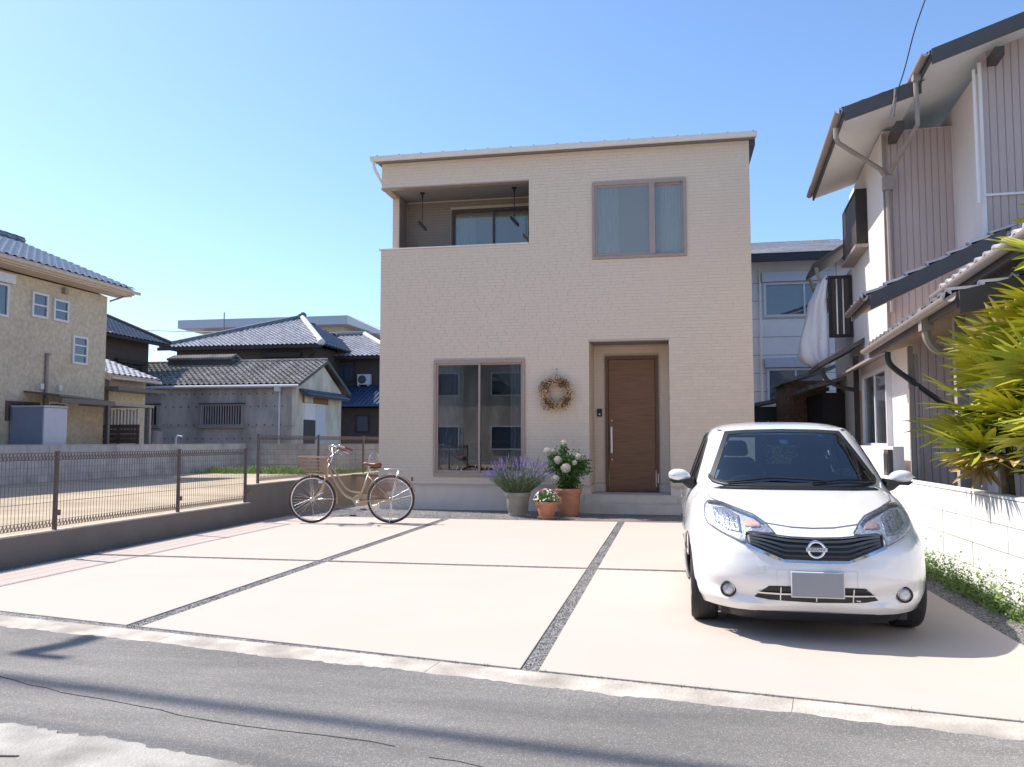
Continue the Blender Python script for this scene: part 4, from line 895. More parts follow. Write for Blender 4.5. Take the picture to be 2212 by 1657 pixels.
def ring(z, yf, yr, w, nf, nr, N=56):
    def half(yc, ye, n):
        t = np.linspace(0, np.pi, 1201); c = np.cos(t); s = np.sin(t)
        x = w * np.sign(c) * np.abs(c) ** (2 / n); y = yc + (ye - yc) * np.abs(s) ** (2 / n)
        d = np.concatenate([[0], np.cumsum(np.hypot(np.diff(x), np.diff(y)))]); q = np.linspace(0, d[-1], N + 1)
        return np.interp(q, d, x), np.interp(q, d, y)
    yc = (.35 if z < 1.45 else (yf + yr) / 2)
    xf, yF = half(yc, yf, nf); xr, yR = half(yc, yr, nr)
    xs = list(xf) + list(xr[::-1][1:-1]); ys = list(yF) + list(yR[::-1][1:-1])
    return [(x, y, z) for x, y in zip(xs, ys)]
ra = smoothcurve([(r[0], r[1], r[2]) for r in CT], 4); rb = smoothcurve([(r[3], r[4], r[5]) for r in CT], 4)
rings = [ring(a.x, a.y, a.z, b.x, b.y, b.z) for a, b in zip(ra, rb)]; NR = len(rings[0])
sv = [Vector(p) for r in rings for p in r]
def sstep(a, b, x): t = max(0, min(1, (x - a) / (b - a))); return t * t * (3 - 2 * t)
for p in sv:      # bonnet shoulders, wheel-arch flare, fog lamp hollows, door waist line
    if p.y < -.9 and .72 < p.z < 1.0:
        p.z += .018 * sstep(.45, .62, abs(p.x)) * sstep(-.85, -1.1, p.y) * sstep(.74, .80, p.z)
    for wy in (-1.25, 1.33):
        d = math.hypot(p.y - wy, p.z - .31)
        if abs(p.x) > .6: p.x += math.copysign(.014 * math.exp(-((d - .40) / .09) ** 2), p.x)
    if p.y < -1.5:
        d = math.hypot((abs(p.x) - .50) / .20, (p.z - .34 + .10 * (.55 - abs(p.x))) / .06); p.y += .045 * math.exp(-d ** 4)
        p.y -= .02 * math.exp(-((p.z - .255) / .03) ** 2) * sstep(.75, .35, abs(p.x))
        d = math.hypot(p.x / .42, (p.z - .28) / .075); p.y += .03 * math.exp(-d ** 4)
        if .55 < p.z < .74: p.y += .012 * math.exp(-((abs(p.x) - .0) / .5) ** 4)
    if abs(p.x) > .7 and -1.0 < p.y < 1.6 and .4 < p.z < .9: p.x -= math.copysign(.012 * math.exp(-((p.z - .55) / .09) ** 2), p.x)
sf = [(j * NR + i, j * NR + (i + 1) % NR, (j + 1) * NR + (i + 1) % NR, (j + 1) * NR + i) for j in range(len(rings) - 1) for i in range(NR)]
sf.append(tuple(range((len(rings) - 1) * NR, len(rings) * NR)))
shell = BVHTree.FromPolygons(sv, sf)
CAR = thing('parked_car', 'white compact hatchback parked nose out on the right side of the driveway', 'car', CF.m @ Vector((0, 0, 0)))
def in_poly(x, y, poly): return inside((x, y), poly)
WS_T = [(-.475, 1.412), (-.30, 1.424), (0, 1.43), (.30, 1.424), (.475, 1.412)]; WS_B = [(-.640, 1.035), (-.61, 1.0), (-.53, .983), (-.3, .975), (0, .97), (.3, .975), (.53, .983), (.61, 1.0), (.640, 1.035)]
wsp = [(-.46, 1.39), (.46, 1.39), (.60, 1.025), (.45, 1.005), (-.45, 1.005), (-.60, 1.025)]
sw = [(-.62, .985), (-.16, 1.335), (.15, 1.40), (.9, 1.39), (1.45, 1.25), (1.55, 1.05), (1.2, .985)]
keep = []
for f in sf:
    c = sum((sv[i] for i in f), Vector()) / len(f)
    if c.y < .1 and in_poly(c.x, c.z, wsp): continue
    if abs(c.x) > .5 and in_poly(c.y, c.z, sw): continue
    if c.y > 1.3 and abs(c.x) < .48 and 1.08 < c.z < 1.40: continue
    if abs(c.x) > .55 and any(math.hypot(c.y - wy, c.z - .31) < .335 for wy in (-1.25, 1.33)): continue
    if c.z < .215 and abs(c.x) < .3: pass
    keep.append(f)
pv = [p.copy() for p in sv]
for p in pv:
    if abs(p.x) > .55:
        for wy in (-1.25, 1.33):
            d = math.hypot(p.y - wy, p.z - .31)
            if .295 < d < .35: k = .35 / d; p.y = wy + (p.y - wy) * k; p.z = .31 + (p.z - .31) * k
body = MB(CF).add(pv, keep).build('body', 'car_white', CAR, smooth=55)
# inner lining so that the cabin is dark
lin = [Vector((p.x * .955, p.y * .975 + .02, p.z - .025 if p.z > 1 else p.z)) for p in sv]
MB(CF).add(lin, [f for f in keep if sum(sv[i].z for i in f) / len(f) > .6]).build('cabin_lining', 'car_interior', CAR, smooth='all')
def resample(pts, n):
    a = np.array(pts, float); d = np.concatenate([[0], np.cumsum(np.hypot(*np.diff(a, axis=0).T))]); q = np.linspace(0, d[-1], n + 1)
    return list(zip(np.interp(q, d, a[:, 0]), np.interp(q, d, a[:, 1])))
def proj(x, z, off=0):
    h = shell.ray_cast(Vector((x, -5, z)), Vector((0, 1, 0)))
    if h[0] is None: h = shell.find_nearest(Vector((x, -1.6, z)))
    n = h[1]; n = n if n.y < .2 else -n
    return h[0] + n * off
def patch(name, m, top, bot, nu, nv, off, parent=CAR, depth=.006, smooth='all', mir=False, fr=CF, sub=False):
    """a panel that follows the body shell between two outlines (front view x, z)"""
    T = resample(top, nu); B = resample(bot, nu); v = []; f = []
    for j in range(nv + 1):
        for i in range(nu + 1):
            t = j / nv; x = T[i][0] * (1 - t) + B[i][0] * t; z = T[i][1] * (1 - t) + B[i][1] * t
            if mir: x = -x
            v.append(proj(x, z, off))
    W = nu + 1; L = len(v)
    f = [(j * W + i, j * W + i + 1, (j + 1) * W + i + 1, (j + 1) * W + i) for j in range(nv) for i in range(nu)]
    edge = [i for i in range(W)] + [j * W + nu for j in range(1, nv + 1)] + [nv * W + i for i in range(nu - 1, -1, -1)] + [j * W for j in range(nv - 1, 0, -1)]
    v += [v[i] + Vector((0, depth, 0)) for i in edge]; n = len(edge)
    f += [(edge[k], edge[(k + 1) % n], L + (k + 1) % n, L + k) for k in range(n)]
    return MB(fr).add(v, f).build(name, m, parent, smooth=smooth)
def sproj(y, z, s, off):
    h = shell.ray_cast(Vector((s * 3, y, z)), Vector((-s, 0, 0))); n = h[1]; n = n if n.x * s > 0 else -n
    return h[0] + n * off
def spatch(name, m, top, bot, s, nu, nv, off, parent=CAR, depth=.008):
    T = resample(top, nu); B = resample(bot, nu); W = nu + 1
    v = [sproj(T[i][0] * (1 - j / nv) + B[i][0] * j / nv, T[i][1] * (1 - j / nv) + B[i][1] * j / nv, s, off) for j in range(nv + 1) for i in range(W)]
    f = [(j * W + i, j * W + i + 1, (j + 1) * W + i + 1, (j + 1) * W + i) for j in range(nv) for i in range(nu)]
    edge = [i for i in range(W)] + [j * W + nu for j in range(1, nv + 1)] + [nv * W + i for i in range(nu - 1, -1, -1)] + [j * W for j in range(nv - 1, 0, -1)]
    L = len(v); v += [v[i] - Vector((s * depth, 0, 0)) for i in edge]; n = len(edge)
    f += [(edge[k], edge[(k + 1) % n], L + (k + 1) % n, L + k) for k in range(n)]
    return MB(CF).add(v, f).build(name, m, parent, smooth='all')
def ribbon(name, m, pts, wd, off, parent=CAR, mir=False, n=40, view='f', s=1):
    P = resample(pts, n); v = []; 
    for i, (x, z) in enumerate(P):
        a = P[max(i - 1, 0)]; b = P[min(i + 1, n)]; dx, dz = b[0] - a[0], b[1] - a[1]; l = math.hypot(dx, dz) or 1
        for k in (-1, 1):
            xx, zz = x - dz / l * wd / 2 * k, z + dx / l * wd / 2 * k
            if view == 'f': v.append(proj(-xx if mir else xx, zz, off))
            else: v.append(sproj(xx, zz, s, off))
    f = [(2 * i, 2 * i + 2, 2 * i + 3, 2 * i + 1) for i in range(n)]
    L = len(v); v += [p + (Vector((0, .004, 0)) if view == 'f' else Vector((-s * .004, 0, 0))) for p in v]
    f += [(L + a, L + d, L + c, L + b) for a, b, c, d in f] + [(2 * i, L + 2 * i, L + 2 * i + 2, 2 * i + 2) for i in range(n)] + [(2 * i + 1, 2 * i + 3, L + 2 * i + 3, L + 2 * i + 1) for i in range(n)]
    return MB(CF).add(v, f).build(name, m, parent, smooth=40)
# windscreen with black border
ws = patch('windscreen', 'glass_car', WS_T, WS_B, 30, 14, .004)
ins_t = [(x * .94, z - .022) for x, z in WS_T]; ins_b = [(x * .93, z + .045) for x, z in WS_B]
ringp = [(-.475, 1.412), (-.56, 1.2), (-.645, 1.0)]
ribbon('windscreen_border', 'car_black', [(x, z - .011) for x, z in WS_T], .03, .0065, ws); patch('windscreen_border', 'car_black', [(x * .99, z + .035) for x, z in WS_B], [(x * 1.0, z - .002) for x, z in WS_B], 30, 2, .0065, ws)
for mr_ in (False, True): ribbon('windscreen_border', 'car_black', [(-.462, 1.405), (-.548, 1.2), (-.618, 1.03)], .036, .0065, ws, mir=mr_)
for mr_ in (False, True): ribbon('roof_seam', 'car_black', [(-.50, 1.425), (-.535, 1.43)], .008, .004, body, mir=mr_, n=4)
# bonnet seam, headlights, grille, plate, lower intake
ribbon('bonnet_seam', 'car_seam', [(-.39, .806), (-.30, .773), (-.14, .753), (0, .748), (.14, .753), (.30, .773), (.39, .806)], .006, .002, body)
for mr_ in (False, True):
    ribbon('bonnet_seam', 'car_seam', [(-.39, .806), (-.48, .848), (-.56, .879), (-.64, .90), (-.66, .93)], .005, .002, body, mir=mr_)
    top = [(-.690, .80), (-.682, .858), (-.655, .882), (-.57, .877), (-.48, .848), (-.365, .814), (-.30, .772), (-.245, .712)]
    bot = [(-.690, .79), (-.672, .742), (-.594, .700), (-.508, .667), (-.437, .642), (-.435, .70), (-.40, .716), (-.31, .710), (-.245, .708)]
    hl = patch('headlight', 'lamp_inner', top, bot, 30, 8, .006, mir=mr_, depth=.02)
    MB(CF)
    patch('lens', 'lamp_lens', top, bot, 30, 8, .014, hl, mir=mr_, depth=.012)
    patch('indicator', 'amber', [(-.43, .775), (-.38, .785), (-.33, .765)], [(-.43, .745), (-.38, .738), (-.33, .742)], 8, 4, .0095, hl, mir=mr_)
    patch('reflector', 'lamp_bowl', [(-.63, .845), (-.55, .845), (-.46, .80)], [(-.62, .76), (-.54, .715), (-.46, .705)], 12, 8, .009, hl, mir=mr_)
    for k in range(5): x = -.60 + .033 * k; ribbon('reflector_rib', 'chrome', [(x, .83 - .01 * k), (x + .01, .75 - .012 * k)], .004, .0115, hl, mir=mr_, n=4)
    ribbon('headlight_trim', 'chrome', [(-.66, .868), (-.57, .863), (-.48, .832), (-.37, .797), (-.31, .758)], .016, .0118, hl, mir=mr_)
    ribbon('headlight_seal', 'car_seam', top + bot[::-1][1:], .004, .010, hl, mir=mr_, n=80)
    c = proj((.545 if mr_ else -.545), .34, .018)
    fl = MB(CF).lathe([(.052, .012), (.052, -.01), (.044, -.014), (.042, .0)], 24, c, 'Y').build('fog_lamp', 'car_black', CAR, smooth=40)
    MB(CF).lathe([(.043, .004), (.036, -.006), (.02, -.010), (.002, -.011)], 20, c, 'Y').build('lamp_glass', 'lamp_inner', fl, smooth='all')
GT = [(-.432, .706), (-.31, .704), (-.155, .689), (0, .685), (.155, .689), (.31, .704), (.432, .706)]; GB = [(-.425, .648), (-.2, .556), (0, .553), (.2, .556), (.425, .648)]
gr = patch('grille', 'car_black', GT, GB, 40, 8, .003, depth=.01)
T_ = resample(GT, 40); B_2 = resample(GB, 40)
for k in range(4):
    t = .17 + .215 * k
    pts = [(T_[i][0] * (1 - t) + B_2[i][0] * t, T_[i][1] * (1 - t) + B_2[i][1] * t) for i in range(1, 40)]
    ribbon('grille_slat', 'car_grille', pts, .012, .014, gr)
ribbon('grille_rim', 'car_grille', GT, .008, .012, gr)
ribbon('chrome_strip', 'chrome', [(-.44, .64), (-.2, .544), (0, .541), (.2, .544), (.44, .64)], .017, .009, gr)
# round badge with a cross bar and raised lettering
c = proj(0, .62, .024)
em = MB(CF).lathe([(.058, .004), (.057, -.008), (.050, -.012), (.043, -.008), (.042, .004)], 32, c, 'Y').build('badge_ring', 'chrome', CAR, smooth=40, label='round chrome badge with a lettered cross bar')
MB(CF).box(-.066, .066, c.y - .014, c.y - .002, c.z - .013, c.z + .013).build('badge_bar', 'chrome', em, bevel=.002)
cu = bpy.data.curves.new('lettering', 'FONT'); cu.body = 'NISSAN'; cu.size = .026; cu.extrude = .001; cu.align_x = 'CENTER'; cu.align_y = 'CENTER'
tmp = bpy.data.objects.new('tmp', cu); C.objects.link(tmp); dg = bpy.context.evaluated_depsgraph_get(); me = bpy.data.meshes.new_from_object(tmp.evaluated_get(dg)); bpy.data.objects.remove(tmp)
me.materials.clear(); me.materials.append(M['car_seam'])
piece('badge_lettering', me, CF.m @ Matrix.Translation((0, c.y - .0155, c.z - .001)) @ Matrix.Rotation(R(90), 4, 'X') @ Matrix.Diagonal((1.15, 1, 1, 1)), em)
py = proj(0, .40, 0).y - .022
pl = MB(CF).hexa([(-.165, py - .004, .318), (.165, py - .004, .318), (.165, py + .014, .318), (-.165, py + .014, .318), (-.165, py - .012, .484), (.165, py - .012, .484), (.165, py + .006, .484), (-.165, py + .006, .484)]).build('number_plate', 'plate_rim', CAR, bevel=.003)
MB(CF).hexa([(-.158, py - .0075, .325), (.158, py - .0075, .325), (.158, py - .005, .325), (-.158, py - .005, .325), (-.158, py - .015, .477), (.158, py - .015, .477), (.158, py - .012, .477), (-.158, py - .012, .477)]).build('plate_face', 'plate_grey', pl)
LT = [(-.30, .383), (0, .386), (.30, .383)]; LB = [(-.385, .297), (-.3, .285), (0, .276), (.3, .285), (.385, .297)]
lg = patch('lower_intake', 'car_black', [(-.385, .30), (-.345, .345), (-.30, .383), (0, .386), (.30, .383), (.345, .345), (.385, .30)], LB, 36, 8, .003)
ribbon('intake_bar', 'car_white', [(-.365, .337), (0, .334), (.365, .337)], .012, .012, lg)
for x in (-.225, 0, .225): ribbon('intake_bar', 'car_white', [(x, .378 if x else .33), (x, .285)], .007, .010, lg, n=6)
ribbon('bumper_recess_seam', 'plate_rim', [(-.25, .39), (-.25, .49), (.25, .49), (.25, .39)], .003, .002, body, n=60)
ribbon('tow_cover_seam', 'plate_rim', [(-.37, .46), (-.37, .51), (-.325, .51), (-.325, .46), (-.37, .46)], .003, .002, body)
# black lower skirt
sk = MB(CF); r0 = ring(.20, -1.96, 1.93, .80, 4.2, 5); r1 = ring(.155, -1.93, 1.90, .78, 4.2, 5); r2 = ring(.125, -1.86, 1.85, .73, 4.2, 5); n_ = len(r0)
sk.add([(a * 1.001, b, .203) for a, b, c_ in r0] + r1 + r2, [(j * n_ + i, j * n_ + (i + 1) % n_, (j + 1) * n_ + (i + 1) % n_, (j + 1) * n_ + i) for j in range(2) for i in range(n_) if not (abs(r0[i][0]) > .5 and any(min(abs(q[k_ % n_][1] - wy) for q in (r0, r1, r2) for k_ in (i, i + 1)) < .36 for wy in (-1.25, 1.33)))])
sk.build('lower_skirt', 'car_black', CAR, smooth='all'); MB(CF).box(-.6, .6, -1.8, 1.8, .15, .30).build('underbody', 'car_black', CAR)
# side glass, pillars, door seams, handles
for s in (-1, 1):
    tp = [(-.62, .99), (-.40, 1.17), (-.16, 1.335), (.15, 1.405), (.9, 1.395), (1.45, 1.26), (1.57, 1.05)]; bt = [(-.62, .985), (0, .975), (.8, .978), (1.57, .99)]
    g_ = spatch('side_glass', 'glass_side', tp, bt, s, 30, 10, .003)
    ribbon('window_seal', 'car_black', tp, .022, .006, g_, view='s', s=s); ribbon('window_seal', 'car_black', bt, .018, .006, g_, view='s', s=s)
    for y0, y1 in ((.40, .47),): ribbon('door_pillar', 'car_black', [(y0, .985), (y1, 1.40)], .06, .0075, g_, view='s', s=s, n=6)
    ribbon('quarter_bar', 'car_black', [(-.40, .985), (-.36, 1.19)], .02, .0075, g_, view='s', s=s, n=6)
    for pts in ([(-.66, .95), (-.72, .7), (-.70, .42), (-.66, .30)], [(.42, .97), (.44, .6), (.42, .28)], [(1.25, .97), (1.15, .7), (.98, .45)], [(-.70, .29), (.9, .29)]): ribbon('door_seam', 'car_seam', pts, .006, .002, body, view='s', s=s, n=24)
    for y in (.22, 1.02): ribbon('door_handle', 'car_white', [(y - .08, .80), (y + .08, .81)], .03, .02, body, view='s', s=s, n=6)
    for wy in (-1.25, 1.33):
        arc = MB(CF); pts = []
        for k in range(25):
            a = math.pi * (k / 24) * 1.12 - .19; y = wy + .352 * math.cos(a); z = .31 + .352 * math.sin(a); h = shell.ray_cast(Vector((s * 3, y, max(.21, z))), Vector((-s, 0, 0)))
            pts.append(Vector((h[0].x if h[0] else s * .82, y, z)))
        arc.tube([p - Vector((s * .012, 0, 0)) for p in pts], .013, 6); arc.build('arch_lip', 'car_white', body, smooth='all')
        wl = MB(CF); cc = [];
        for k in range(17):
            a = math.pi * (k / 16) * 1.2 - .3; cc.append((wy + .375 * math.cos(a), .31 + .36 * math.sin(a)))
        xa, xb = s * .50, s * .735; wl.add([(x, y, z) for y, z in cc for x in (xa, xb)], [(2 * i, 2 * i + 1, 2 * i + 3, 2 * i + 2) for i in range(16)]); wl.build('wheel_well', 'car_black', body)
    # mirrors
    mb = MB(CF); prof = []
    mx, my, mz = s * .872, -.60, 1.04
    n1, n2 = 14, 10; vv = []
    for j in range(n2 + 1):
        ph = math.pi * j / n2 - math.pi / 2
        for i in range(n1):
            th = 2 * math.pi * i / n1; cx, cy, cz = math.cos(ph) * math.cos(th), math.cos(ph) * math.sin(th), math.sin(ph)
            ex = lambda q, e: math.copysign(abs(q) ** e, q)
            vv.append((mx + s * .012 * cz + .092 * ex(cx, .75), my + .065 * ex(cy, .8), mz + (.060 if cz > 0 else .042) * ex(cz, .8) * (1 - .25 * (cx * s) ** 2 * (cz > 0)) ))
    ff = [(j * n1 + i, j * n1 + (i + 1) % n1, (j + 1) * n1 + (i + 1) % n1, (j + 1) * n1 + i) for j in range(n2) for i in range(n1)]
    mo = mb.add(vv, ff).build('door_mirror', 'car_white', CAR, smooth='all')
    MB(CF).hexa([(mx - s * .12, my - .05, mz - .055), (mx + s * .05, my - .04, mz - .06), (mx + s * .05, my + .04, mz - .06), (mx - s * .12, my + .05, mz - .055), (mx - s * .13, my - .05, mz - .03), (mx + s * .09, my - .04, mz - .03), (mx + s * .09, my + .04, mz - .03), (mx - s * .13, my + .05, mz - .03)]).build('mirror_base', 'car_black', mo)
    MB(CF).hexa([(s * .735, -.70, .93), (s * .80, -.66, .94), (s * .80, -.60, .94), (s * .735, -.52, .93), (s * .765, -.70, 1.03), (s * .87, -.66, 1.0), (s * .87, -.58, 1.0), (s * .745, -.54, 1.03)]).build('mirror_stalk', 'car_black', mo)
    MB(CF).box(*sorted((mx + s * .02, mx + s * .09)), my - .073, my - .062, mz + .002, mz + .012).build('mirror_indicator', 'lamp_inner', mo)
# wheels
def wheel(x, y, s):
    w_ = MB(CF).lathe([(.205, -.085), (.29, -.095), (.302, -.085), (.31, -.06), (.31, .06), (.302, .085), (.29, .095), (.205, .085)], 40, (x, y, .31), 'X').build('wheel', 'tyre', CAR, smooth=40)
    g = MB(CF)
    for k in (-.045, -.015, .015, .045): g.lathe([(.3105, k - .003), (.3115, k), (.3105, k + .003)], 40, (x, y, .31), 'X')
    g.build('tread_groove', 'car_black', w_)
    r = MB(CF).lathe([(.21, s * .088), (.20, s * .092), (.19, s * .06), (.19, -s * .08)], 40, (x, y, .31), 'X'); r.build('rim', 'rim_silver', w_, smooth=40)
    d = MB(CF).lathe([(.19, s * .02), (.05, s * .03), (.001, s * .03)], 24, (x, y, .31), 'X').build('brake_disc', 'car_grille', w_)
    sp = MB(CF).lathe([(.05, s * .03), (.05, s * .075), (.001, s * .08)], 16, (x, y, .31), 'X')
    for k in range(7):
        a = 2 * math.pi * k / 7; c_, s_ = math.cos(a), math.sin(a); sp.bar((x + s * .07, y + .04 * c_, .31 + .04 * s_), (x + s * .08, y + .195 * c_, .31 + .195 * s_), .035, .02, up=(1, 0, 0))
    sp.build('spokes', 'rim_silver', w_)
for s in (-1, 1):
    for wy in (-1.25, 1.33): wheel(s * .700, wy, s)
# cabin
MB(CF).box(-.66, .66, -.9, 1.5, .35, .62).build('cabin_floor', 'car_interior', CAR)
MB(CF).hexa([(-.66, -1.06, .80), (.66, -1.06, .80), (.66, -.55, .80), (-.66, -.55, .80), (-.62, -1.04, .955), (.62, -1.04, .955), (.62, -.56, .965), (-.62, -.56, .965)]).build('dashboard', 'car_interior', CAR, bevel=.03)
for x in (-.34, .34):
    st = MB(CF).hexa([(x - .24, -.15, .6), (x + .24, -.15, .6), (x + .24, .40, .6), (x - .24, .40, .6), (x - .24, -.15, .74), (x + .24, -.15, .74), (x + .24, .40, .70), (x - .24, .40, .70)]).build('seat', 'car_seat', CAR, bevel=.05)
    MB(CF).hexa([(x - .23, .26, .68), (x + .23, .26, .68), (x + .22, .42, .68), (x - .22, .42, .68), (x - .17, .46, 1.18), (x + .17, .46, 1.18), (x + .17, .55, 1.18), (x - .17, .55, 1.18)]).build('backrest', 'car_seat', st, bevel=.06)
    MB(CF).hexa([(x - .12, .46, 1.19), (x + .12, .46, 1.19), (x + .12, .56, 1.19), (x - .12, .56, 1.19), (x - .10, .47, 1.34), (x + .10, .47, 1.34), (x + .10, .56, 1.34), (x - .10, .56, 1.34)]).build('headrest', 'car_seat', st, bevel=.04)
MB(CF).box(-.60, .60, 1.15, 1.30, .6, 1.10).build('rear_seat', 'car_seat', CAR, bevel=.04)
sw_ = []
for k in range(33): a = 2 * math.pi * k / 32; sw_.append((-.34 + .185 * math.cos(a), -.52 + .08 * math.sin(a), 1.0 + .165 * math.sin(a)))
wh = MB(CF).tube(sw_, .016, 8, cap=False).build('steering_wheel', 'car_black', CAR, smooth='all'); MB(CF).tube([(-.34, -.5, 1.0), (-.34, -.62, .93)], [.06, .05], 12).build('steering_hub', 'car_black', wh, smooth=40)
MB(CF).tube(smoothcurve([(-.50, -.80, .955), (-.44, -.78, 1.01), (-.34, -.77, 1.03), (-.24, -.78, 1.01), (-.18, -.80, .955)], 4), .03, 8).build('instrument_hood', 'car_interior', CAR, smooth='all')
c = proj(0, 1.365, -.05); MB(CF).box(-.13, .13, c.y + .05, c.y + .08, 1.30, 1.37).build('rear_view_mirror', 'car_black', CAR, bevel=.01)
patch('inspection_sticker', 'sticker', [(-.035, 1.35), (.035, 1.35)], [(-.035, 1.31), (.035, 1.31)], 3, 3, -.006, CAR)
patch('sensor_label', 'sticker', [(.30, 1.40), (.33, 1.40)], [(.29, 1.375), (.335, 1.375)], 3, 2, -.006, CAR)
for a, b, c_ in (((-.50, .995), (-.15, 1.03), (.22, 1.012)), ((.60, 1.005), (.38, 1.02), (.12, .995))):
    pts = [proj(x, z, .022) for x, z in resample([a, b, c_], 12)]; MB(CF).tube(pts, .009, 6).build('wiper', 'car_black', CAR)
MB(CF).tube([proj(x, .965 + .0 * x, .008) for x in np.linspace(-.60, .60, 30)], .014, 6).build('cowl_trim', 'car_black', CAR)
# ================================================================ BICYCLE
BF = Frame((-5.06, 12.765, 0), R(11), 1.065)
BK = thing('bicycle', 'champagne coloured city bicycle with wire basket and brown saddle on its stand', 'bicycle', (-5.075, 12.765, 0))
def bz(x, y): return ((x - 1040) * .00101, (1312 - y) * .000995)
def torus(mb, c, Rr, r, n=48, m=10, sx=1):
    v = []; 
    for i in range(n):
        a = 2 * math.pi * i / n
        for k in range(m):
            b = 2 * math.pi * k / m; q = Rr + r * math.cos(b); v.append((c[0] + q * math.cos(a), c[1] + r * math.sin(b) * sx, c[2] + q * math.sin(a)))
    return mb.add(v, [(i * m + k, ((i + 1) % n) * m + k, ((i + 1) % n) * m + (k + 1) % m, i * m + (k + 1) % m) for i in range(n) for k in range(m)])
HZ = .358; FH = (-.591, 0, HZ); RH_ = (.596, 0, HZ)
for c in (FH, RH_):
    w_ = torus(MB(BF), c, .342, .017).build('wheel', 'tyre_brown', BK, smooth='all')
    torus(MB(BF), c, .318, .011, sx=1.3).build('rim', 'bike_steel', w_, smooth='all')
    MB(BF).lathe([(.012, -.055), (.03, -.035), (.014, -.025), (.014, .025), (.03, .035), (.012, .055)], 12, c, 'Y').build('hub', 'bike_steel', w_, smooth=40)
    s = MB(BF)
    for k in range(36):
        a = 2 * math.pi * k / 36; sd_ = .03 if k % 2 else -.03; b = a + (.55 if (k // 2) % 2 else -.55)
        s.tube([(c[0] + .026 * math.cos(b), sd_, c[2] + .026 * math.sin(b)), (c[0] + .31 * math.cos(a), 0, c[2] + .31 * math.sin(a))], .0016, 4, cap=False)
    s.build('spokes', 'bike_steel', w_)
def bt(name, pts, r, m='bike_gold', y=0, n=10, sm=5, parent=BK):
    P = [(x, y if not isinstance(y, (list, tuple)) else y[i], z) for i, (x, z) in enumerate(pts)]
    return MB(BF).tube(smoothcurve(P, sm) if len(P) > 2 else P, r, n).build(name, m, parent, smooth='all')
fr_ = bt('frame', [bz(712, 415), bz(652, 645)], .021)
bt('lower_tube', [bz(700, 500), bz(760, 620), bz(850, 770), bz(950, 890), bz(1090, 965), bz(1140, 985)], .019, parent=fr_)
bt('upper_tube', [bz(725, 450), bz(800, 550), bz(880, 680), bz(960, 785), bz(1060, 840), bz(1185, 858)], .015, parent=fr_)
bt('seat_tube', [bz(1142, 985), bz(1300, 560)], .017, parent=fr_); bt('seat_post', [bz(1298, 570), bz(1322, 470)], .012, 'bike_steel')
MB(BF).lathe([(.03, -.04), (.03, .04)], 12, (.10, 0, .325), 'Y', cap=True).build('bottom_bracket', 'bike_steel', fr_, smooth=40)
for y in (-1, 1):
    bt('chain_stay', [(.10, .322), (.596, HZ + .005)], .010, y=[y * .03, y * .062], parent=fr_); bt('seat_stay', [(.255, .70), (.596, HZ)], .008, y=[y * .02, y * .062], parent=fr_)
    bt('fork_blade', [(-.39, .675), (-.415, .60), (-.455, .50), (-.52, .415), (-.591, HZ)], [.015] * 6 + [.014] * 5 + [.012] * 5 + [.009] * 5, y=[y * .03, y * .045, y * .05, y * .052, y * .055], parent=BK)
    bt('rack_leg', [(.71, .80), (.60, HZ)], .005, 'bike_steel', y=[y * .055, y * .066]); bt('stand_leg', [(.60, HZ - .01), (.595, .20), (.59, .012)], .007, 'bike_steel', y=[y * .068, y * .085, y * .10])
bt('stand_foot', [(.59, .012), (.585, .010), (.59, .012)], .009, 'bike_steel', y=[-.13, 0, .13]); bt('fork_crown', [(-.392, .67), (-.388, .66)], .02, y=[-.035, .035])
def fender(c, a0, a1, Rr=.378):
    v = []; n = 40
    for i in range(n + 1):
        a = R(a0 + (a1 - a0) * i / n)
        for k in range(5):
            t = (k - 2) / 2; q = Rr + .008 - .014 * t * t; v.append((c[0] + q * math.cos(a), .028 * t, c[2] + q * math.sin(a)))
    L = len(v); v += [(c[0] + (x - c[0]) * .992, y * .93, c[2] + (z - c[2]) * .992) for x, y, z in v]
    f = [(i * 5 + k, i * 5 + k + 1, (i + 1) * 5 + k + 1, (i + 1) * 5 + k) for i in range(n) for k in range(4)]
    MB(BF).add(v, f + [tuple(L + i for i in q) for q in f] + [(i * 5, i * 5 + 5, L + i * 5 + 5, L + i * 5) for i in range(n)] + [(i * 5 + 4, i * 5 + 9, L + i * 5 + 9, L + i * 5 + 4) for i in range(n)]).build('mudguard', 'bike_gold', BK, smooth=40)
fender(FH, 100, -10); fender(RH_, 168, 18)
for y in (-1, 1): bt('mudguard_stay', [(.596, HZ), (.935, .57)], .0035, 'bike_steel', y=[y * .06, y * .03]); bt('mudguard_stay', [(-.591, HZ), (-.22, .365)], .003, 'bike_steel', y=[y * .055, y * .03]); bt('basket_stay', [(-.591, HZ), (-.605, .72)], .004, 'bike_steel', y=[y * .058, y * .06])
MB(BF).box(.90, .925, -.022, .022, .63, .69).build('rear_reflector', 'dry_brown', BK)
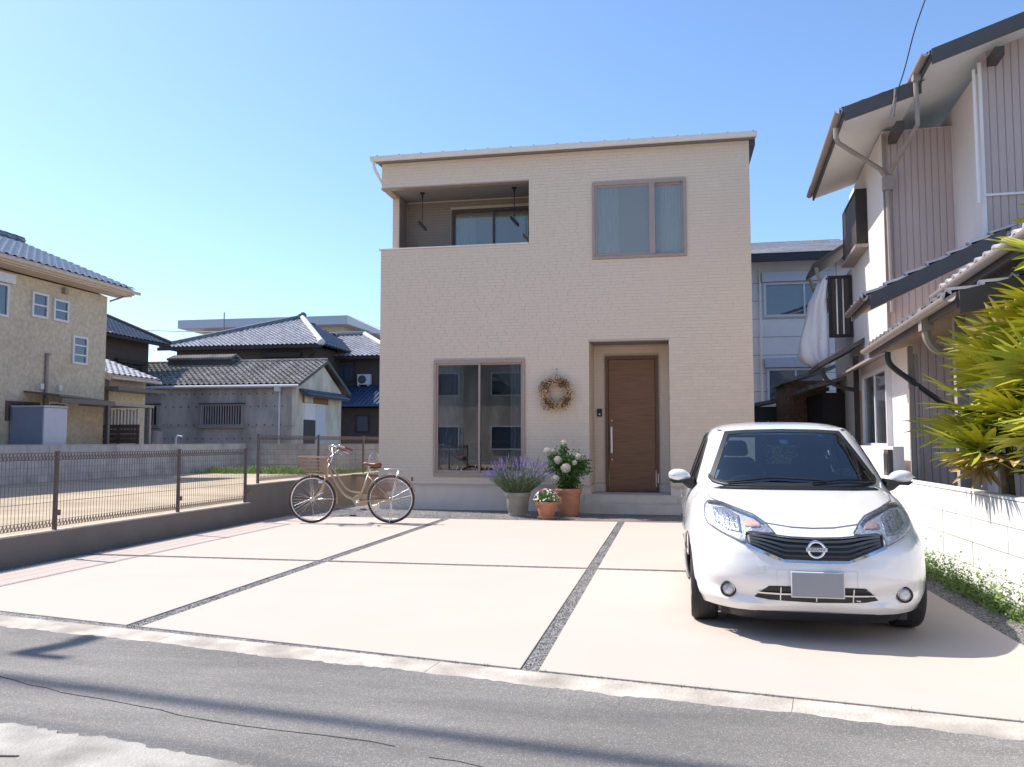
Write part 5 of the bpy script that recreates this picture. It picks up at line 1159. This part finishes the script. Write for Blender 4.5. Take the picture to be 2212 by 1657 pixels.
# chain case, crank and pedals
v = []; n = 28
for y in (.055, .085):
    for i in range(n):
        a = 2 * math.pi * i / n; x = math.cos(a); z = math.sin(a); k = x > 0
        v.append(((.60 + .05 * x) if k else (.11 + .10 * x), y, (HZ + .012 + .045 * z) if k else (.335 + .09 * z)))
MB(BF).add(v, [tuple(range(n))[::-1], tuple(range(n, 2 * n))] + [(i, (i + 1) % n, n + (i + 1) % n, n + i) for i in range(n)]).build('chain_case', 'bike_gold', BK, bevel=.008)
bt('crank', [(.10, .325), (.055, .135)], .008, 'bike_steel', y=[-.07, -.09]); MB(BF).box(.01, .10, -.17, -.10, .115, .135).build('pedal', 'black_plastic', BK, bevel=.004)
bt('crank', [(.10, .325), (.15, .20)], .008, 'bike_steel', y=[.10, .11]); MB(BF).box(.11, .20, .12, .19, .185, .205).build('pedal', 'black_plastic', BK, bevel=.004)
# handlebar
st_ = bt('stem', [bz(708, 425), bz(765, 258)], .011, 'bike_steel')
hb_ = smoothcurve([(-.135, -.285, 1.122), (-.19, -.265, 1.145), (-.265, -.21, 1.165), (-.325, -.12, 1.13), (-.30, -.035, 1.062), (-.278, 0, 1.055), (-.30, .035, 1.062), (-.325, .12, 1.13), (-.265, .21, 1.165), (-.19, .265, 1.145), (-.135, .285, 1.122)], 5)
MB(BF).tube(hb_, .011, 8).build('handlebar', 'bike_steel', BK, smooth='all')
for y in (-1, 1):
    MB(BF).tube([(-.165, y * .275, 1.135), (-.10, y * .29, 1.11), (-.045, y * .295, 1.09)], [.015, .018, .018], 10).build('grip', 'leather', BK, smooth=40)
    MB(BF).tube(smoothcurve([(-.20, y * .25, 1.14), (-.185, y * .25, 1.08), (-.15, y * .262, 1.06), (-.10, y * .27, 1.03)], 4), .006, 6).build('brake_lever', 'bike_steel', BK, smooth='all')
    MB(BF).ball((-.235, y * .235, 1.165), .022, 6, (1, 1, .8)).build('brake_clamp', 'bike_steel', BK, smooth='all')
    MB(BF).tube(smoothcurve([(-.21, y * .245, 1.13), (-.33, y * .14, 1.02), (-.385, y * .05, .93), (-.36, y * .02, .86)], 5), .003, 5).build('brake_cable', 'bike_steel', BK)
# saddle
v = []; n = 10; prof = [(.165, .012, .905, .02), (.20, .03, .915, .03), (.25, .045, .912, .035), (.30, .07, .905, .05), (.35, .11, .905, .06), (.40, .125, .912, .06), (.43, .11, .905, .05), (.445, .06, .89, .03)]
for x, w_, zt, h in prof:
    for k in range(n):
        a = 2 * math.pi * k / n; cz = math.sin(a); v.append((x, w_ * math.cos(a), zt - .02 + (.02 * cz if cz > 0 else h * cz)))
MB(BF).add(v, [(i * n + k, i * n + (k + 1) % n, (i + 1) * n + (k + 1) % n, (i + 1) * n + k) for i in range(len(prof) - 1) for k in range(n)] + [tuple(range(n)), tuple(range((len(prof) - 1) * n, len(prof) * n))[::-1]]).build('saddle', 'leather', BK, smooth='all')
for y in (-.045, .045): MB(BF).tube([(.35 + .022 * math.cos(k * .9), y, .87 - .009 * k + .012 * math.sin(k * .9)) for k in range(8)], .004, 5).build('saddle_spring', 'black_plastic', BK)
MB(BF).box(.30, .44, -.06, .06, .825, .845).build('saddle_clamp', 'black_plastic', BK, bevel=.005)
# rear rack
rk = MB(BF)
for y in (-.06, -.02, .02, .06): rk.tube([(.40, y, .808), (.82, y, .818)], .0045, 6)
for x in (.42, .56, .70, .815): rk.tube([(x, -.06, .812), (x, .06, .812)], .0045, 6)
rk.tube([(.40, 0, .808), (.30, 0, .74)], .006, 6); rk.build('rack', 'bike_steel', BK, smooth='all')
# basket
ba = MB(BF); A0 = [(-.655, -.10), (-.405, -.10), (-.405, .10), (-.655, .10)]; A1 = [(-.775, -.165), (-.355, -.165), (-.355, .165), (-.775, .165)]
def bc(k, t): (x0, y0), (x1, y1) = A0[k], A1[k]; zt = (1.0, .985, .985, 1.0)[k]; return Vector((x0 + (x1 - x0) * t, y0 + (y1 - y0) * t, .725 + (zt - .725) * t))
for t, r in ((0, .006), (.2, .0034), (.4, .004), (.6, .0034), (.8, .004), (1, .009)):
    for k in range(4): ba.tube([bc(k, t), bc((k + 1) % 4, t)], r, 5)
for k in range(4):
    ba.tube([bc(k, 0), bc(k, 1)], .004, 5)
    for i in range(1, 9): u = i / 9; ba.tube([bc(k, 0).lerp(bc((k + 1) % 4, 0), u), bc(k, 1).lerp(bc((k + 1) % 4, 1), u)], .003, 4)
for i in range(1, 9): u = i / 9; ba.tube([bc(0, 0).lerp(bc(1, 0), u), bc(3, 0).lerp(bc(2, 0), u)], .003, 4); ba.tube([bc(0, 0).lerp(bc(3, 0), u), bc(1, 0).lerp(bc(2, 0), u)], .002, 4)
ba.build('basket', 'wire_bronze', BK)
sg = MB(BF)
for y in (-.045, .045):
    for i in range(14): a = R(88 + i * 6.5); sg.tube([(RH_[0] + .12 * math.cos(a), y, HZ + .12 * math.sin(a)), (RH_[0] + .355 * math.cos(a + .3), y, HZ + .355 * math.sin(a + .3))], .0034, 4); sg.tube([(RH_[0] + .12 * math.cos(a), y, HZ + .12 * math.sin(a)), (RH_[0] + .355 * math.cos(a - .3), y, HZ + .355 * math.sin(a - .3))], .0034, 4)
sg.build('skirt_guard', 'wire_bronze', BK)
MB(BF).box(-.50, -.42, -.03, .03, .60, .65).build('front_lamp', 'bike_steel', BK, bevel=.012)

# ================================================================ POTS AND PLANTS
def pot(name, label, cx, cy, prof, m, soilr, soilz, group=None):
    t = thing(name, label, 'plant pot', (cx, cy, 0), group=group)
    MB().lathe(prof, 48, (cx, cy, 0)).build('pot_wall', m, t, smooth=45)
    MB().lathe([(.001, soilz + .01), (soilr * .6, soilz + .008), (soilr, soilz)], 24, (cx, cy, 0)).build('soil', 'soil', t, smooth='all')
    return t
PZ = -.012
rp = random.Random(21)
pot('plant_pot', 'sage grey stone pot holding the lavender, left of the two terracotta pots', -2.69, 14.65, [(.001, PZ), (.152, PZ), (.158, .0), (.165, .03), (.172, .07), (.178, .075), (.205, .33), (.222, .335), (.228, .35), (.228, .40), (.222, .41), (.205, .41), (.20, .36)], 'stone_pot', .20, .37)
p2 = pot('plant_pot', 'small terracotta pot on a saucer between the two larger pots', -2.10, 14.15, [(.001, .0), (.118, .0), (.122, .02), (.165, .215), (.180, .218), (.186, .228), (.186, .24), (.191, .248), (.191, .275), (.184, .285), (.168, .285), (.165, .24)], 'terracotta', .165, .25)
MB().lathe([(.001, PZ), (.135, PZ), (.150, .0), (.158, .035), (.152, .038), (.14, .008), (.001, .005)], 40, (-2.10, 14.15, 0)).build('saucer', 'terracotta', p2, smooth=40)
pot('plant_pot', 'large terracotta pot with banded rim holding the white rose bush', -1.80, 14.80, [(.001, PZ), (.165, PZ), (.175, .0), (.185, .05), (.188, .06), (.213, .37), (.22, .372), (.226, .382), (.22, .392), (.230, .397), (.234, .407), (.23, .417), (.238, .43), (.242, .46), (.234, .475), (.215, .475), (.21, .42)], 'terracotta', .21, .44)
def leaf(mb, p, d, L, W, up=None):
    d = d.normalized(); s = d.cross(up or Vector((rp.uniform(-1, 1), rp.uniform(-1, 1), rp.uniform(-.3, 1)))).normalized() * W / 2; n = s.cross(d).normalized() * W * .18
    mb.add([p, p + d * L * .5 + s + n, p + d * L, p + d * L * .5 - s + n], [(0, 1, 2), (0, 2, 3)])
def blade(mb, pts, w0):
    n = len(pts); v = []
    for i, p in enumerate(pts):
        d = (pts[min(i + 1, n - 1)] - pts[max(i - 1, 0)]).normalized(); s = d.cross(Vector((0, 1, .2))).normalized(); q = s.cross(d)
        w = w0 * (1 - .8 * i / (n - 1))
        v += [p + s * w, p - s * w * .5 + q * w * .8, p - s * w * .5 - q * w * .8]
    mb.add(v, [(3 * i + a, 3 * i + (a + 1) % 3, 3 * i + 3 + (a + 1) % 3, 3 * i + 3 + a) for i in range(n - 1) for a in range(3)])
# lavender
t = thing('lavender', 'bushy lavender with purple flower spikes growing in the sage grey pot', 'lavender', (-2.69, 14.65, .37))
gm = MB(); fm_ = MB(); base = Vector((-2.69, 14.65, .37))
for i in range(1000):
    az = rp.uniform(0, 2 * math.pi); el = math.acos(rp.uniform(.02, 1)); el = min(el * .78, R(58)); rr0 = rp.uniform(.0, .18)
    d = Vector((math.sin(el) * math.cos(az), math.sin(el) * math.sin(az), math.cos(el))); L = rp.uniform(.47, .64) * (1 - .14 * (el / R(74)) ** 2) * 1.02
    flower = rp.random() < .26
    if not flower: L *= rp.uniform(.5, .97)
    p0 = base + Vector((rr0 * math.cos(az), rr0 * math.sin(az), 0)); pts = []
    for k in range(6):
        u = k / 5; q = p0 + Vector((d.x * L * (u ** .95), d.y * L * (u ** .95), (d.z * L * u) + .13 * L * math.sin(u * 2.2) * math.sin(el))); pts.append(q)
    blade(gm, pts, .0022)
    for k in range(34 if not flower else 18):
        u = rp.uniform(.12, .97 if not flower else .72); j = min(4, int(u * 5)); q = pts[j].lerp(pts[j + 1], u * 5 - j); dd = (pts[j + 1] - pts[j]).normalized() + Vector((rp.uniform(-.7, .7), rp.uniform(-.7, .7), rp.uniform(-.1, .6)))
        leaf(gm, q, dd, rp.uniform(.022, .045), .0055)
    if flower:
        a, b = pts[4], pts[5]; dd = (b - a).normalized(); dd = (dd + Vector((0, 0, .35))).normalized(); hh = rp.uniform(.05, .10)
        for k in range(11):
            u = k / 10; w = .0095 * (1 - .6 * u) * (.6 + .4 * (k % 2)); q = b + dd * (hh * u); o_ = Vector((rp.uniform(-1, 1), rp.uniform(-1, 1), rp.uniform(-1, 1))) * .004
            c = q + o_; fm_.add([c + Vector((w, 0, 0)), c + Vector((0, w, 0)), c - Vector((w, 0, 0)), c - Vector((0, w, 0)), c + Vector((0, 0, w * 1.4)), c - Vector((0, 0, w * 1.4))], [(0, 1, 4), (1, 2, 4), (2, 3, 4), (3, 0, 4), (1, 0, 5), (2, 1, 5), (3, 2, 5), (0, 3, 5)])
gm.build('stems_and_leaves', 'leaf_sage', t, kind='stuff'); fm_.build('flower_spikes', 'lavender', t, kind='stuff')
# daisies
t = thing('bedding_flowers', 'low mound of tiny white and magenta flowers in the small terracotta pot', 'flowers', (-2.10, 14.15, .25))
gm = MB(); w_ = MB(); m_ = MB(); e_ = MB()
def disc(mb, c, r, nrm, n=7, z=0):
    nrm = nrm.normalized(); a = nrm.orthogonal().normalized(); b = nrm.cross(a); mb.add([c + nrm * z] + [c + (a * math.cos(2 * math.pi * k / n) + b * math.sin(2 * math.pi * k / n)) * r * (1 if k % 2 else .82) for k in range(n)], [(0, 1 + k, 1 + (k + 1) % n) for k in range(n)])
for i in range(1500):
    az = rp.uniform(0, 6.283); el = math.acos(rp.uniform(0.02, 1)); rad = rp.uniform(.35, 1); d = Vector((math.sin(el) * math.cos(az) * .225, math.sin(el) * math.sin(az) * .225, math.cos(el) * .20))
    leaf(gm, Vector((-2.10, 14.15, .27)) + d * rad, d + Vector((rp.uniform(-.1, .1), rp.uniform(-.1, .1), .06)), rp.uniform(.02, .035), .013)
for i in range(120):
    az = rp.uniform(0, 6.283); el = math.acos(rp.uniform(.12, 1)); d = Vector((math.sin(el) * math.cos(az) * .225, math.sin(el) * math.sin(az) * .225, math.cos(el) * .215)); p = Vector((-2.10, 14.15, .285)) + d
    mag = (d.x < -.0 and d.x > -.12 and d.z > .14 and rp.random() < .8) or (d.x > .17 and rp.random() < .7) or rp.random() < .08; nn = d + Vector((0, -.08, .05))
    disc(m_ if mag else w_, p, rp.uniform(.013, .020), nn); disc(e_, p + nn.normalized() * .003, .004, nn, 5)
gm.build('foliage', 'leaf_bright', t, kind='stuff'); w_.build('white_flowers', 'petal_white', t, kind='stuff'); m_.build('magenta_flowers', 'petal_magenta', t, kind='stuff'); e_.build('flower_centres', 'flower_eye', t, kind='stuff')
# rose bush
t = thing('rose_bush', 'white rose bush with dark green leaves in the large terracotta pot', 'rose bush', (-1.80, 14.80, .44))
def rz_(x, y, dy=0): return Vector((-1.80 + (x - 1455) * .00108, 14.80 + dy, (1400 - y) * .00108))
roses = [(1125, 365, 57, -.12), (1232, 358, 40, -.05), (1375, 208, 34, 0), (1305, 500, 52, -.2), (1442, 630, 64, -.26), (1268, 802, 50, -.22), (1640, 450, 48, -.08), (1706, 452, 44, -.02), (1570, 540, 38, -.16)]
cn = MB(); gm = MB(); b0 = Vector((-1.80, 14.80, .44))
for x, y, r, dy in roses:
    p = rz_(x, y, dy); cn.tube(smoothcurve([b0 + Vector((rp.uniform(-.05, .05), rp.uniform(-.05, .05), 0)), b0.lerp(p, .5) + Vector((0, 0, .05)), p], 4), .005, 5)
    ro = MB(); rad = r * .00108; RT = Matrix.Rotation(R(62 + rp.uniform(-18, 12)), 3, 'X') @ Matrix.Rotation(rp.uniform(0, 6), 3, 'Z')
    for sh, (k, rr, tilt) in enumerate(((7, 1.0, 1.1), (6, .82, .75), (5, .6, .45), (4, .38, .2))):
        for i in range(k):
            a = 6.283 * (i + sh * .4) / k; out = Vector((math.cos(a), math.sin(a) * 1.0, 0)); vv = []
            for j in range(4):
                u = j / 3; rad_ = rad * rr * math.sin(min(1.57, u * 1.9)) ; h = rad * (-.55 + 1.15 * u * (1.15 - .3 * tilt)) 
                wd = rad * rr * .62 * math.sin(.5 + 2.1 * u); s = Vector((-out.y, out.x, 0)) * wd
                c = Vector((0, 0, 0)) + out * rad_ + Vector((0, 0, h)); vv += [c - s - out * wd * .35, c, c + s - out * wd * .35]
            vv = [p + RT @ (q_ * 1.3) for q_ in vv]; ro.add(vv, [(3 * j + q, 3 * j + q + 1, 3 * j + q + 4, 3 * j + q + 3) for j in range(3) for q in range(2)])
    ro.build('rose', 'petal_white', t, smooth='all')
clumps = [(1460, 560, .19, 420), (1330, 560, .16, 300), (1580, 580, .17, 320), (1455, 760, .17, 380), (1400, 880, .13, 220), (1500, 880, .13, 200), (1230, 480, .10, 110), (1660, 540, .11, 130), (1380, 360, .05, 60), (1375, 280, .035, 34), (1200, 650, .09, 80), (1690, 660, .10, 70), (1180, 420, .05, 40), (1090, 660, .03, 10), (1750, 690, .05, 16)]
for x, y, r, n in clumps:
    c = rz_(x, y)
    for i in range(int(n * 1.5)):
        d = Vector((rp.gauss(0, .5), rp.gauss(0, .5), rp.gauss(0, .5))); q = c + d * r
        leaf(gm, q, Vector((d.x + rp.uniform(-.4, .4), d.y - .3, rp.uniform(-.6, .5))), rp.uniform(.034, .06), rp.uniform(.024, .036))
for i in range(14): cn.tube([b0, rz_(*clumps[i % len(clumps)][:2])], .004, 4)
cn.build('canes', 'leaf_rose', t); gm.build('foliage', 'leaf_rose', t, kind='stuff')

# ================================================================ WREATH
t = thing('wreath', 'dried flower wreath hanging on the wall between the window and the porch', 'wreath', (-2.13, 15.64, 2.22))
wc = Vector((-2.13, 15.62, 2.21)); torus(MB(), wc, .245, .045, 40, 8).build('twig_ring', 'dry_brown', t, smooth='all')
ms_ = {'dry_straw': MB(), 'dry_cream': MB(), 'dry_brown': MB()}
for i in range(1500):
    a = rp.uniform(0, 6.283); b = rp.uniform(0, 6.283); rad = .245 + .012 * math.sin(3 * a + 1); q = rp.uniform(.045, .110) * (1 + .15 * math.sin(5 * a))
    er = Vector((math.cos(a), 0, math.sin(a))); n_ = er * math.cos(b) + Vector((0, -abs(math.sin(b)), 0)); p = wc + er * rad + n_ * q * Vector((1, .75, 1)).length / 1.6
    tang = Vector((-math.sin(a), 0, math.cos(a))) * (-1 if math.sin(a) < .2 else 1); L = rp.uniform(.018, .042); d = (n_ + tang * rp.uniform(.2, 1.0) + Vector((rp.uniform(-.3, .3), rp.uniform(-.3, 0), rp.uniform(-.5, .1)))).normalized()
    s = d.orthogonal().normalized(); u = d.cross(s); w_ = rp.uniform(.005, .011)
    k = rp.random() + .25 * math.sin(a * 4 + 1); mbk = ms_['dry_cream' if k > .68 else ('dry_straw' if k > .22 else 'dry_brown')]
    if k > .85: w_ *= 1.5; L *= .6
    mbk.add([p - d * L * .2, p + s * w_, p + u * w_, p - s * w_, p - u * w_, p + d * L], [(0, 2, 1), (0, 3, 2), (0, 4, 3), (0, 1, 4), (5, 1, 2), (5, 2, 3), (5, 3, 4), (5, 4, 1)])
for k, mbk in ms_.items(): mbk.build({'dry_straw': 'straw_florets', 'dry_cream': 'cream_florets', 'dry_brown': 'brown_florets'}[k], k, t, kind='stuff')
for n_, m_k, dx, dz, r in (('pink_flower', 'petal_pink', -.178, .045, .026), ('orange_flower', 'dry_orange', -.205, .0, .028), ('orange_flower', 'dry_orange', .085, .235, .022)):
    MB().ball((wc.x + dx, wc.y - .095, wc.z + dz), r, 6, (1, .7, 1)).build(n_, m_k, t, smooth=30)
MB().tube([(-2.15, 15.655, 2.50), (-2.125, 15.668, 2.675), (-2.10, 15.655, 2.50)], .003, 5).build('hanging_wire', 'black_plastic', t); MB().ball((-2.125, 15.675, 2.68), .012, 5).build('hook', 'black_plastic', t)
# ================================================================ PALMS BEHIND THE WHITE WALL
rq = random.Random(5)
def frond_mesh(k, m):
    """a fan leaf: petiole along +y, leaflets spread in the plane, tips drooping"""
    mb = MB(); n = rq.randint(9, 12); spread_ = R(rq.uniform(130, 185))
    mb.bar((0, -.30, -.02), (0, 0, 0), .012, .008)
    for i in range(n):
        a = -spread_ / 2 + spread_ * i / (n - 1) + rq.uniform(-.04, .04); L = rq.uniform(.34, .48) * (1 - .18 * abs(i / (n - 1) - .5)); w = rq.uniform(.026, .038)
        dx, dy = math.sin(a), math.cos(a); sx, sy = dy, -dx; v = []; dr = rq.uniform(.3, 1.0)
        for j, (u, ww) in enumerate(((0, .35), (.3, 1), (.62, .9), (.85, .55), (1, .06))):
            z = -.24 * dr * u ** 2.4 * L + .03 * u; c = Vector((dx * L * u, dy * L * u, z)); s = Vector((sx, sy, 0)) * w * ww
            v += [c - s, c + Vector((0, 0, -w * .45 * ww)), c + s]
        mb.add(v, [(3 * j + q, 3 * j + q + 1, 3 * j + q + 4, 3 * j + q + 3) for j in range(4) for q in range(2)])
    return mb.mesh('frond', m, smooth=30)
fmesh = [frond_mesh(i, 'palm') for i in range(7)]; dmesh = [frond_mesh(i, 'palm_dry') for i in range(2)]
def palm(label, x, y, h, nf, spread_=.55, lo=.9):
    t = thing('fan_palm', label, 'palm', (x, y, 0), group='palms behind the white wall')
    for s in range(3):
        dx, dy = rq.uniform(-.15, .15), rq.uniform(-.2, .2)
        MB().tube([(x + dx, y + dy, 0), (x + dx * 1.4, y + dy * 1.3, h * .5), (x + dx * 1.5, y + dy * 1.8, h * (.95 - .2 * s))], .028, 8).build('trunk', 'palm_stem', t)
    for i in range(nf):
        z = rq.uniform(lo, h); az = rq.uniform(0, 6.283) if i % 3 == 0 else rq.uniform(R(60), R(250)); el = rq.uniform(-.35, .75) if z < h * .85 else rq.uniform(.1, 1.2)
        rad = rq.uniform(.08, .30) * spread_ / .55; o = Vector((x + rq.uniform(-.18, .18), y + rq.uniform(-.35, .35), z)) + Vector((-math.sin(az), math.cos(az), 0)) * rad
        dry = rq.random() < (.10 if z > 1.3 else .2)
        Mx = Matrix.Translation(o + Vector((0, 0, .2 * math.sin(el)))) @ Matrix.Rotation(az, 4, 'Z') @ Matrix.Rotation(el, 4, 'X') @ Matrix.Rotation(rq.uniform(-.5, .5), 4, 'Y') @ Matrix.Scale(rq.uniform(.75, 1.15), 4)
        piece('frond', rq.choice(dmesh if dry else fmesh), Mx, t)
palm('tallest yellow green fan palm behind the white wall, at the right edge', 2.98, 6.85, 2.75, 64, .5, 1.6)
palm('bushy fan palm spilling forward over the white wall, nearest the car', 2.90, 7.6, 2.05, 84, .62, 1.1)
palm('low dense fan palm at the bottom right corner behind the white wall', 2.98, 6.5, 1.8, 90, .55, 1.05)
palm('fan palm in shade at the back of the palm clump', 3.6, 7.3, 2.4, 90, .6, .8)
# ================================================================ WEEDS AND GRASS
def tuft(mb, x, y, z, h, n, sp):
    for _ in range(n):
        a = rq.uniform(0, 6.283); l = h * rq.uniform(.5, 1.1); p = Vector((x + rq.gauss(0, sp), y + rq.gauss(0, sp), z)); d = Vector((math.cos(a) * .45, math.sin(a) * .45, 1)); s = Vector((-math.sin(a), math.cos(a), 0)) * l * .05
        mb.add([p - s, p + s, p + d * l * .6 + s * .6, p + d * l + Vector((0, 0, -l * .12)), p + d * l * .6 - s * .6], [(0, 1, 2, 3, 4)])
def leafy(mb, x, y, z, r, h, n):
    for _ in range(n):
        q = Vector((x + rq.gauss(0, r * .5), y + rq.gauss(0, r), z + h * abs(rq.gauss(0, .45)))); d = Vector((rq.uniform(-1, 1), rq.uniform(-1, 1), rq.uniform(-.2, .8))).normalized(); L = rq.uniform(.015, .035)
        s = d.orthogonal().normalized() * L * .35; mb.add([q, q + d * L * .5 + s, q + d * L, q + d * L * .5 - s], [(0, 1, 2, 3)])
wd = MB()
for i in range(26):
    y = 6.75 + i * .14 + rq.uniform(-.05, .05); k = .5 + .5 * math.sin(i * .9) ** 2; leafy(wd, 2.48 + rq.uniform(-.05, .04), y, -.01, .07 * k + .03, .10 + .16 * k, int(170 * k) + 40)
for i in range(12): tuft(wd, 2.5, 6.4 + i * .33, -.01, .11, 22, .04)
wd.build('weeds', 'weed', kind='stuff', label='green weeds growing along the foot of the white block wall', cat='weeds')
kw = MB()
for i in range(46):
    x = rq.choice([rq.uniform(-.6, .5), rq.uniform(-.6, 1.6), rq.uniform(-5, 1.6)]); p = Vector((x, yfront(x) - .004, -.01)); tuft(kw, p.x, p.y, p.z, .022, 7, .012)
kw.build('kerb_moss', 'weed', kind='stuff', label='sparse tiny weeds in the joint between driveway and kerb', cat='weeds')
gg = MB()
for i in range(1500): tuft(gg, rq.uniform(-16.4, -7.4), 26.5 + abs(rq.gauss(0, 1.9)), .2, rq.uniform(.12, .3), 5, .09)
gg.build('grass', 'leaf_bright', kind='stuff', label='strip of fresh grass along the far end of the sandy lot', cat='grass')
sh = thing('shrub', 'small yellow green shrub peeking over the car roof', 'shrub', (2.05, 17, 0)); s_ = MB()
for i in range(700): q = Vector((2.05 + rq.gauss(0, .13), 17 + rq.gauss(0, .15), rq.uniform(.5, 1.62) + rq.gauss(0, .05))); leaf(s_, q, Vector((rq.uniform(-1, 1), rq.uniform(-1, 1), rq.uniform(0, 1))), .06, .035)
s_.build('foliage', 'palm', sh, kind='stuff'); MB().tube([(2.05, 17, 0), (2.05, 17, 1.4)], .02, 6).build('trunk', 'palm_stem', sh)
# clear dome on the wall coping
t = thing('plastic_dome', 'clear plastic dome standing on the wall coping behind the bicycle saddle', 'dome', (-6.6, 17.3, .6))
MB().lathe([(.14, .603), (.142, .75), (.13, .92), (.095, 1.02), (.05, 1.07), (.002, 1.085)], 24, (-6.35, 17.3, 0)).build('dome_shell', 'lamp_lens', t, smooth='all'); MB().box(-6.80, -6.2, 17.15, 17.45, .55, .602).build('shelf', 'retaining', t)
# ================================================================ HOUSES ACROSS THE STREET (seen only in the glass and paint)
for hx0, hx1, hy, hz_, lab in ((-17, -5.5, -9.5, 5.6, 'grey rendered house across the street, mirrored in the tall window'), (-2.5, 9, -11, 5.9, 'tan rendered house across the street, mirrored in the car and windows')):
    t = thing('facing_house', lab, 'house', (hx0, hy, 0)); MB().box(hx0, hx1, hy - 8, hy, -.05, hz_).build('wall', 'grey_render' if hx0 < -5 else 'cream_render', t)
    MB().hexa([(hx0 - .5, hy + .5, hz_), (hx1 + .5, hy + .5, hz_), (hx1 + .5, hy - 4, hz_ + 1.6), (hx0 - .5, hy - 4, hz_ + 1.6), (hx0 - .5, hy + .5, hz_ + .12), (hx1 + .5, hy + .5, hz_ + .12), (hx1 + .5, hy - 4, hz_ + 1.72), (hx0 - .5, hy - 4, hz_ + 1.72)]).build('roof', 'roof_tile_dark', t)
    for k in range(3):
        for z in (.9, 3.6): f = MB(); x = hx0 + 1.5 + 3.3 * k; frame_w(f, x, x + 1.7, z, z + 1.2, hy - .02, hy + .06, .06); o = f.build('window', 'white_frame', t); MB().box(x + .06, x + 1.64, hy + .001, hy + .02, z + .06, z + 1.14).build('pane', 'glass_far', o)
# ================================================================ CABLES
def sag(a, b, s, n=16):
    a = Vector(a); b = Vector(b); return [a.lerp(b, i / n) - Vector((0, 0, s * 4 * (i / n) * (1 - i / n))) for i in range(n + 1)]
w1 = [Vector(p) for p in sag((3.35, 2.1, 11.5), tuple(nv(.64, -.06, 5.93)), .10, 60)]
cb = MB(); cb.tube([p + Vector((.010 * math.sin(i * .9), .0, .010 * math.cos(i * .9))) for i, p in enumerate(w1)], .008, 5)
cb.build('service_cable', 'cable', label='thin twisted cable dropping from the sky to the old house eave', cat='cable', loc=w1[-1])
ins = thing('cable_clamp', 'pale cable clamps hanging under the eave of the old house', 'cable clamp', w1[-1]); MB().tube([w1[-1] + Vector((0, 0, .12)), w1[-1] + Vector((-.01, 0, -.02)), w1[-1] + Vector((-.06, .02, -.22)), w1[-1] + Vector((-.10, .04, -.32))], .014, 6).build('clamp_arm', 'pipe_taupe', ins); MB().tube([w1[-1] + Vector((.02, 0, .06)), w1[-1] + Vector((-.02, .02, -.26))], .01, 6).build('clamp_arm', 'soffit_grey', ins)
def over(pa, pb, h, r, label):
    d = (Vector(pb) - Vector(pa)); a = Vector(pa) - d * 6; b = Vector(pb) + d * 6; sh_ = Vector((-.78, .20, 1)) * h
    MB().tube([a + sh_, b + sh_], r, 8).build('overhead_cable', 'cable', label=label, cat='cable', loc=a + sh_, group='overhead cables along the road')
over((-4.05, 4.25, -.03), (1.39, 3.37, -.03), 14, .058, 'thick overhead cable running along the road, seen only by its shadow')
over((-4.2, 3.75, -.03), (1.2, 2.85, -.03), 12, .016, 'thin overhead cable beside the thick one along the road')
sh_ = Vector((-.78, .20, 1)) * 7.5
t = thing('shadow_tube', 'bent black tube added out of view to cast the dark smudge on the kerb', 'shadow caster', Vector((-4.2, 5.0, 0)) + sh_)  # unseen bent tube, added and shaped for the shadow it throws
MB().tube([Vector((-3.86, 5.14, 0)) + sh_, Vector((-4.07, 4.66, 0)) + sh_], .075, 10).build('casing', 'cable', t); MB().tube([Vector((-4.07, 4.68, 0)) + sh_, Vector((-3.72, 4.64, 0)) + sh_], .045, 8).build('shadow_tube_arm', 'cable', t)
MB().tube(sag((-62, 60, 11.6), (-10, 60, 9.4), .5, 12), .035, 5).build('distant_cable', 'shed_blue', label='faint far cable crossing the sky behind the hipped roof', cat='cable', loc=(-40, 60, 10))
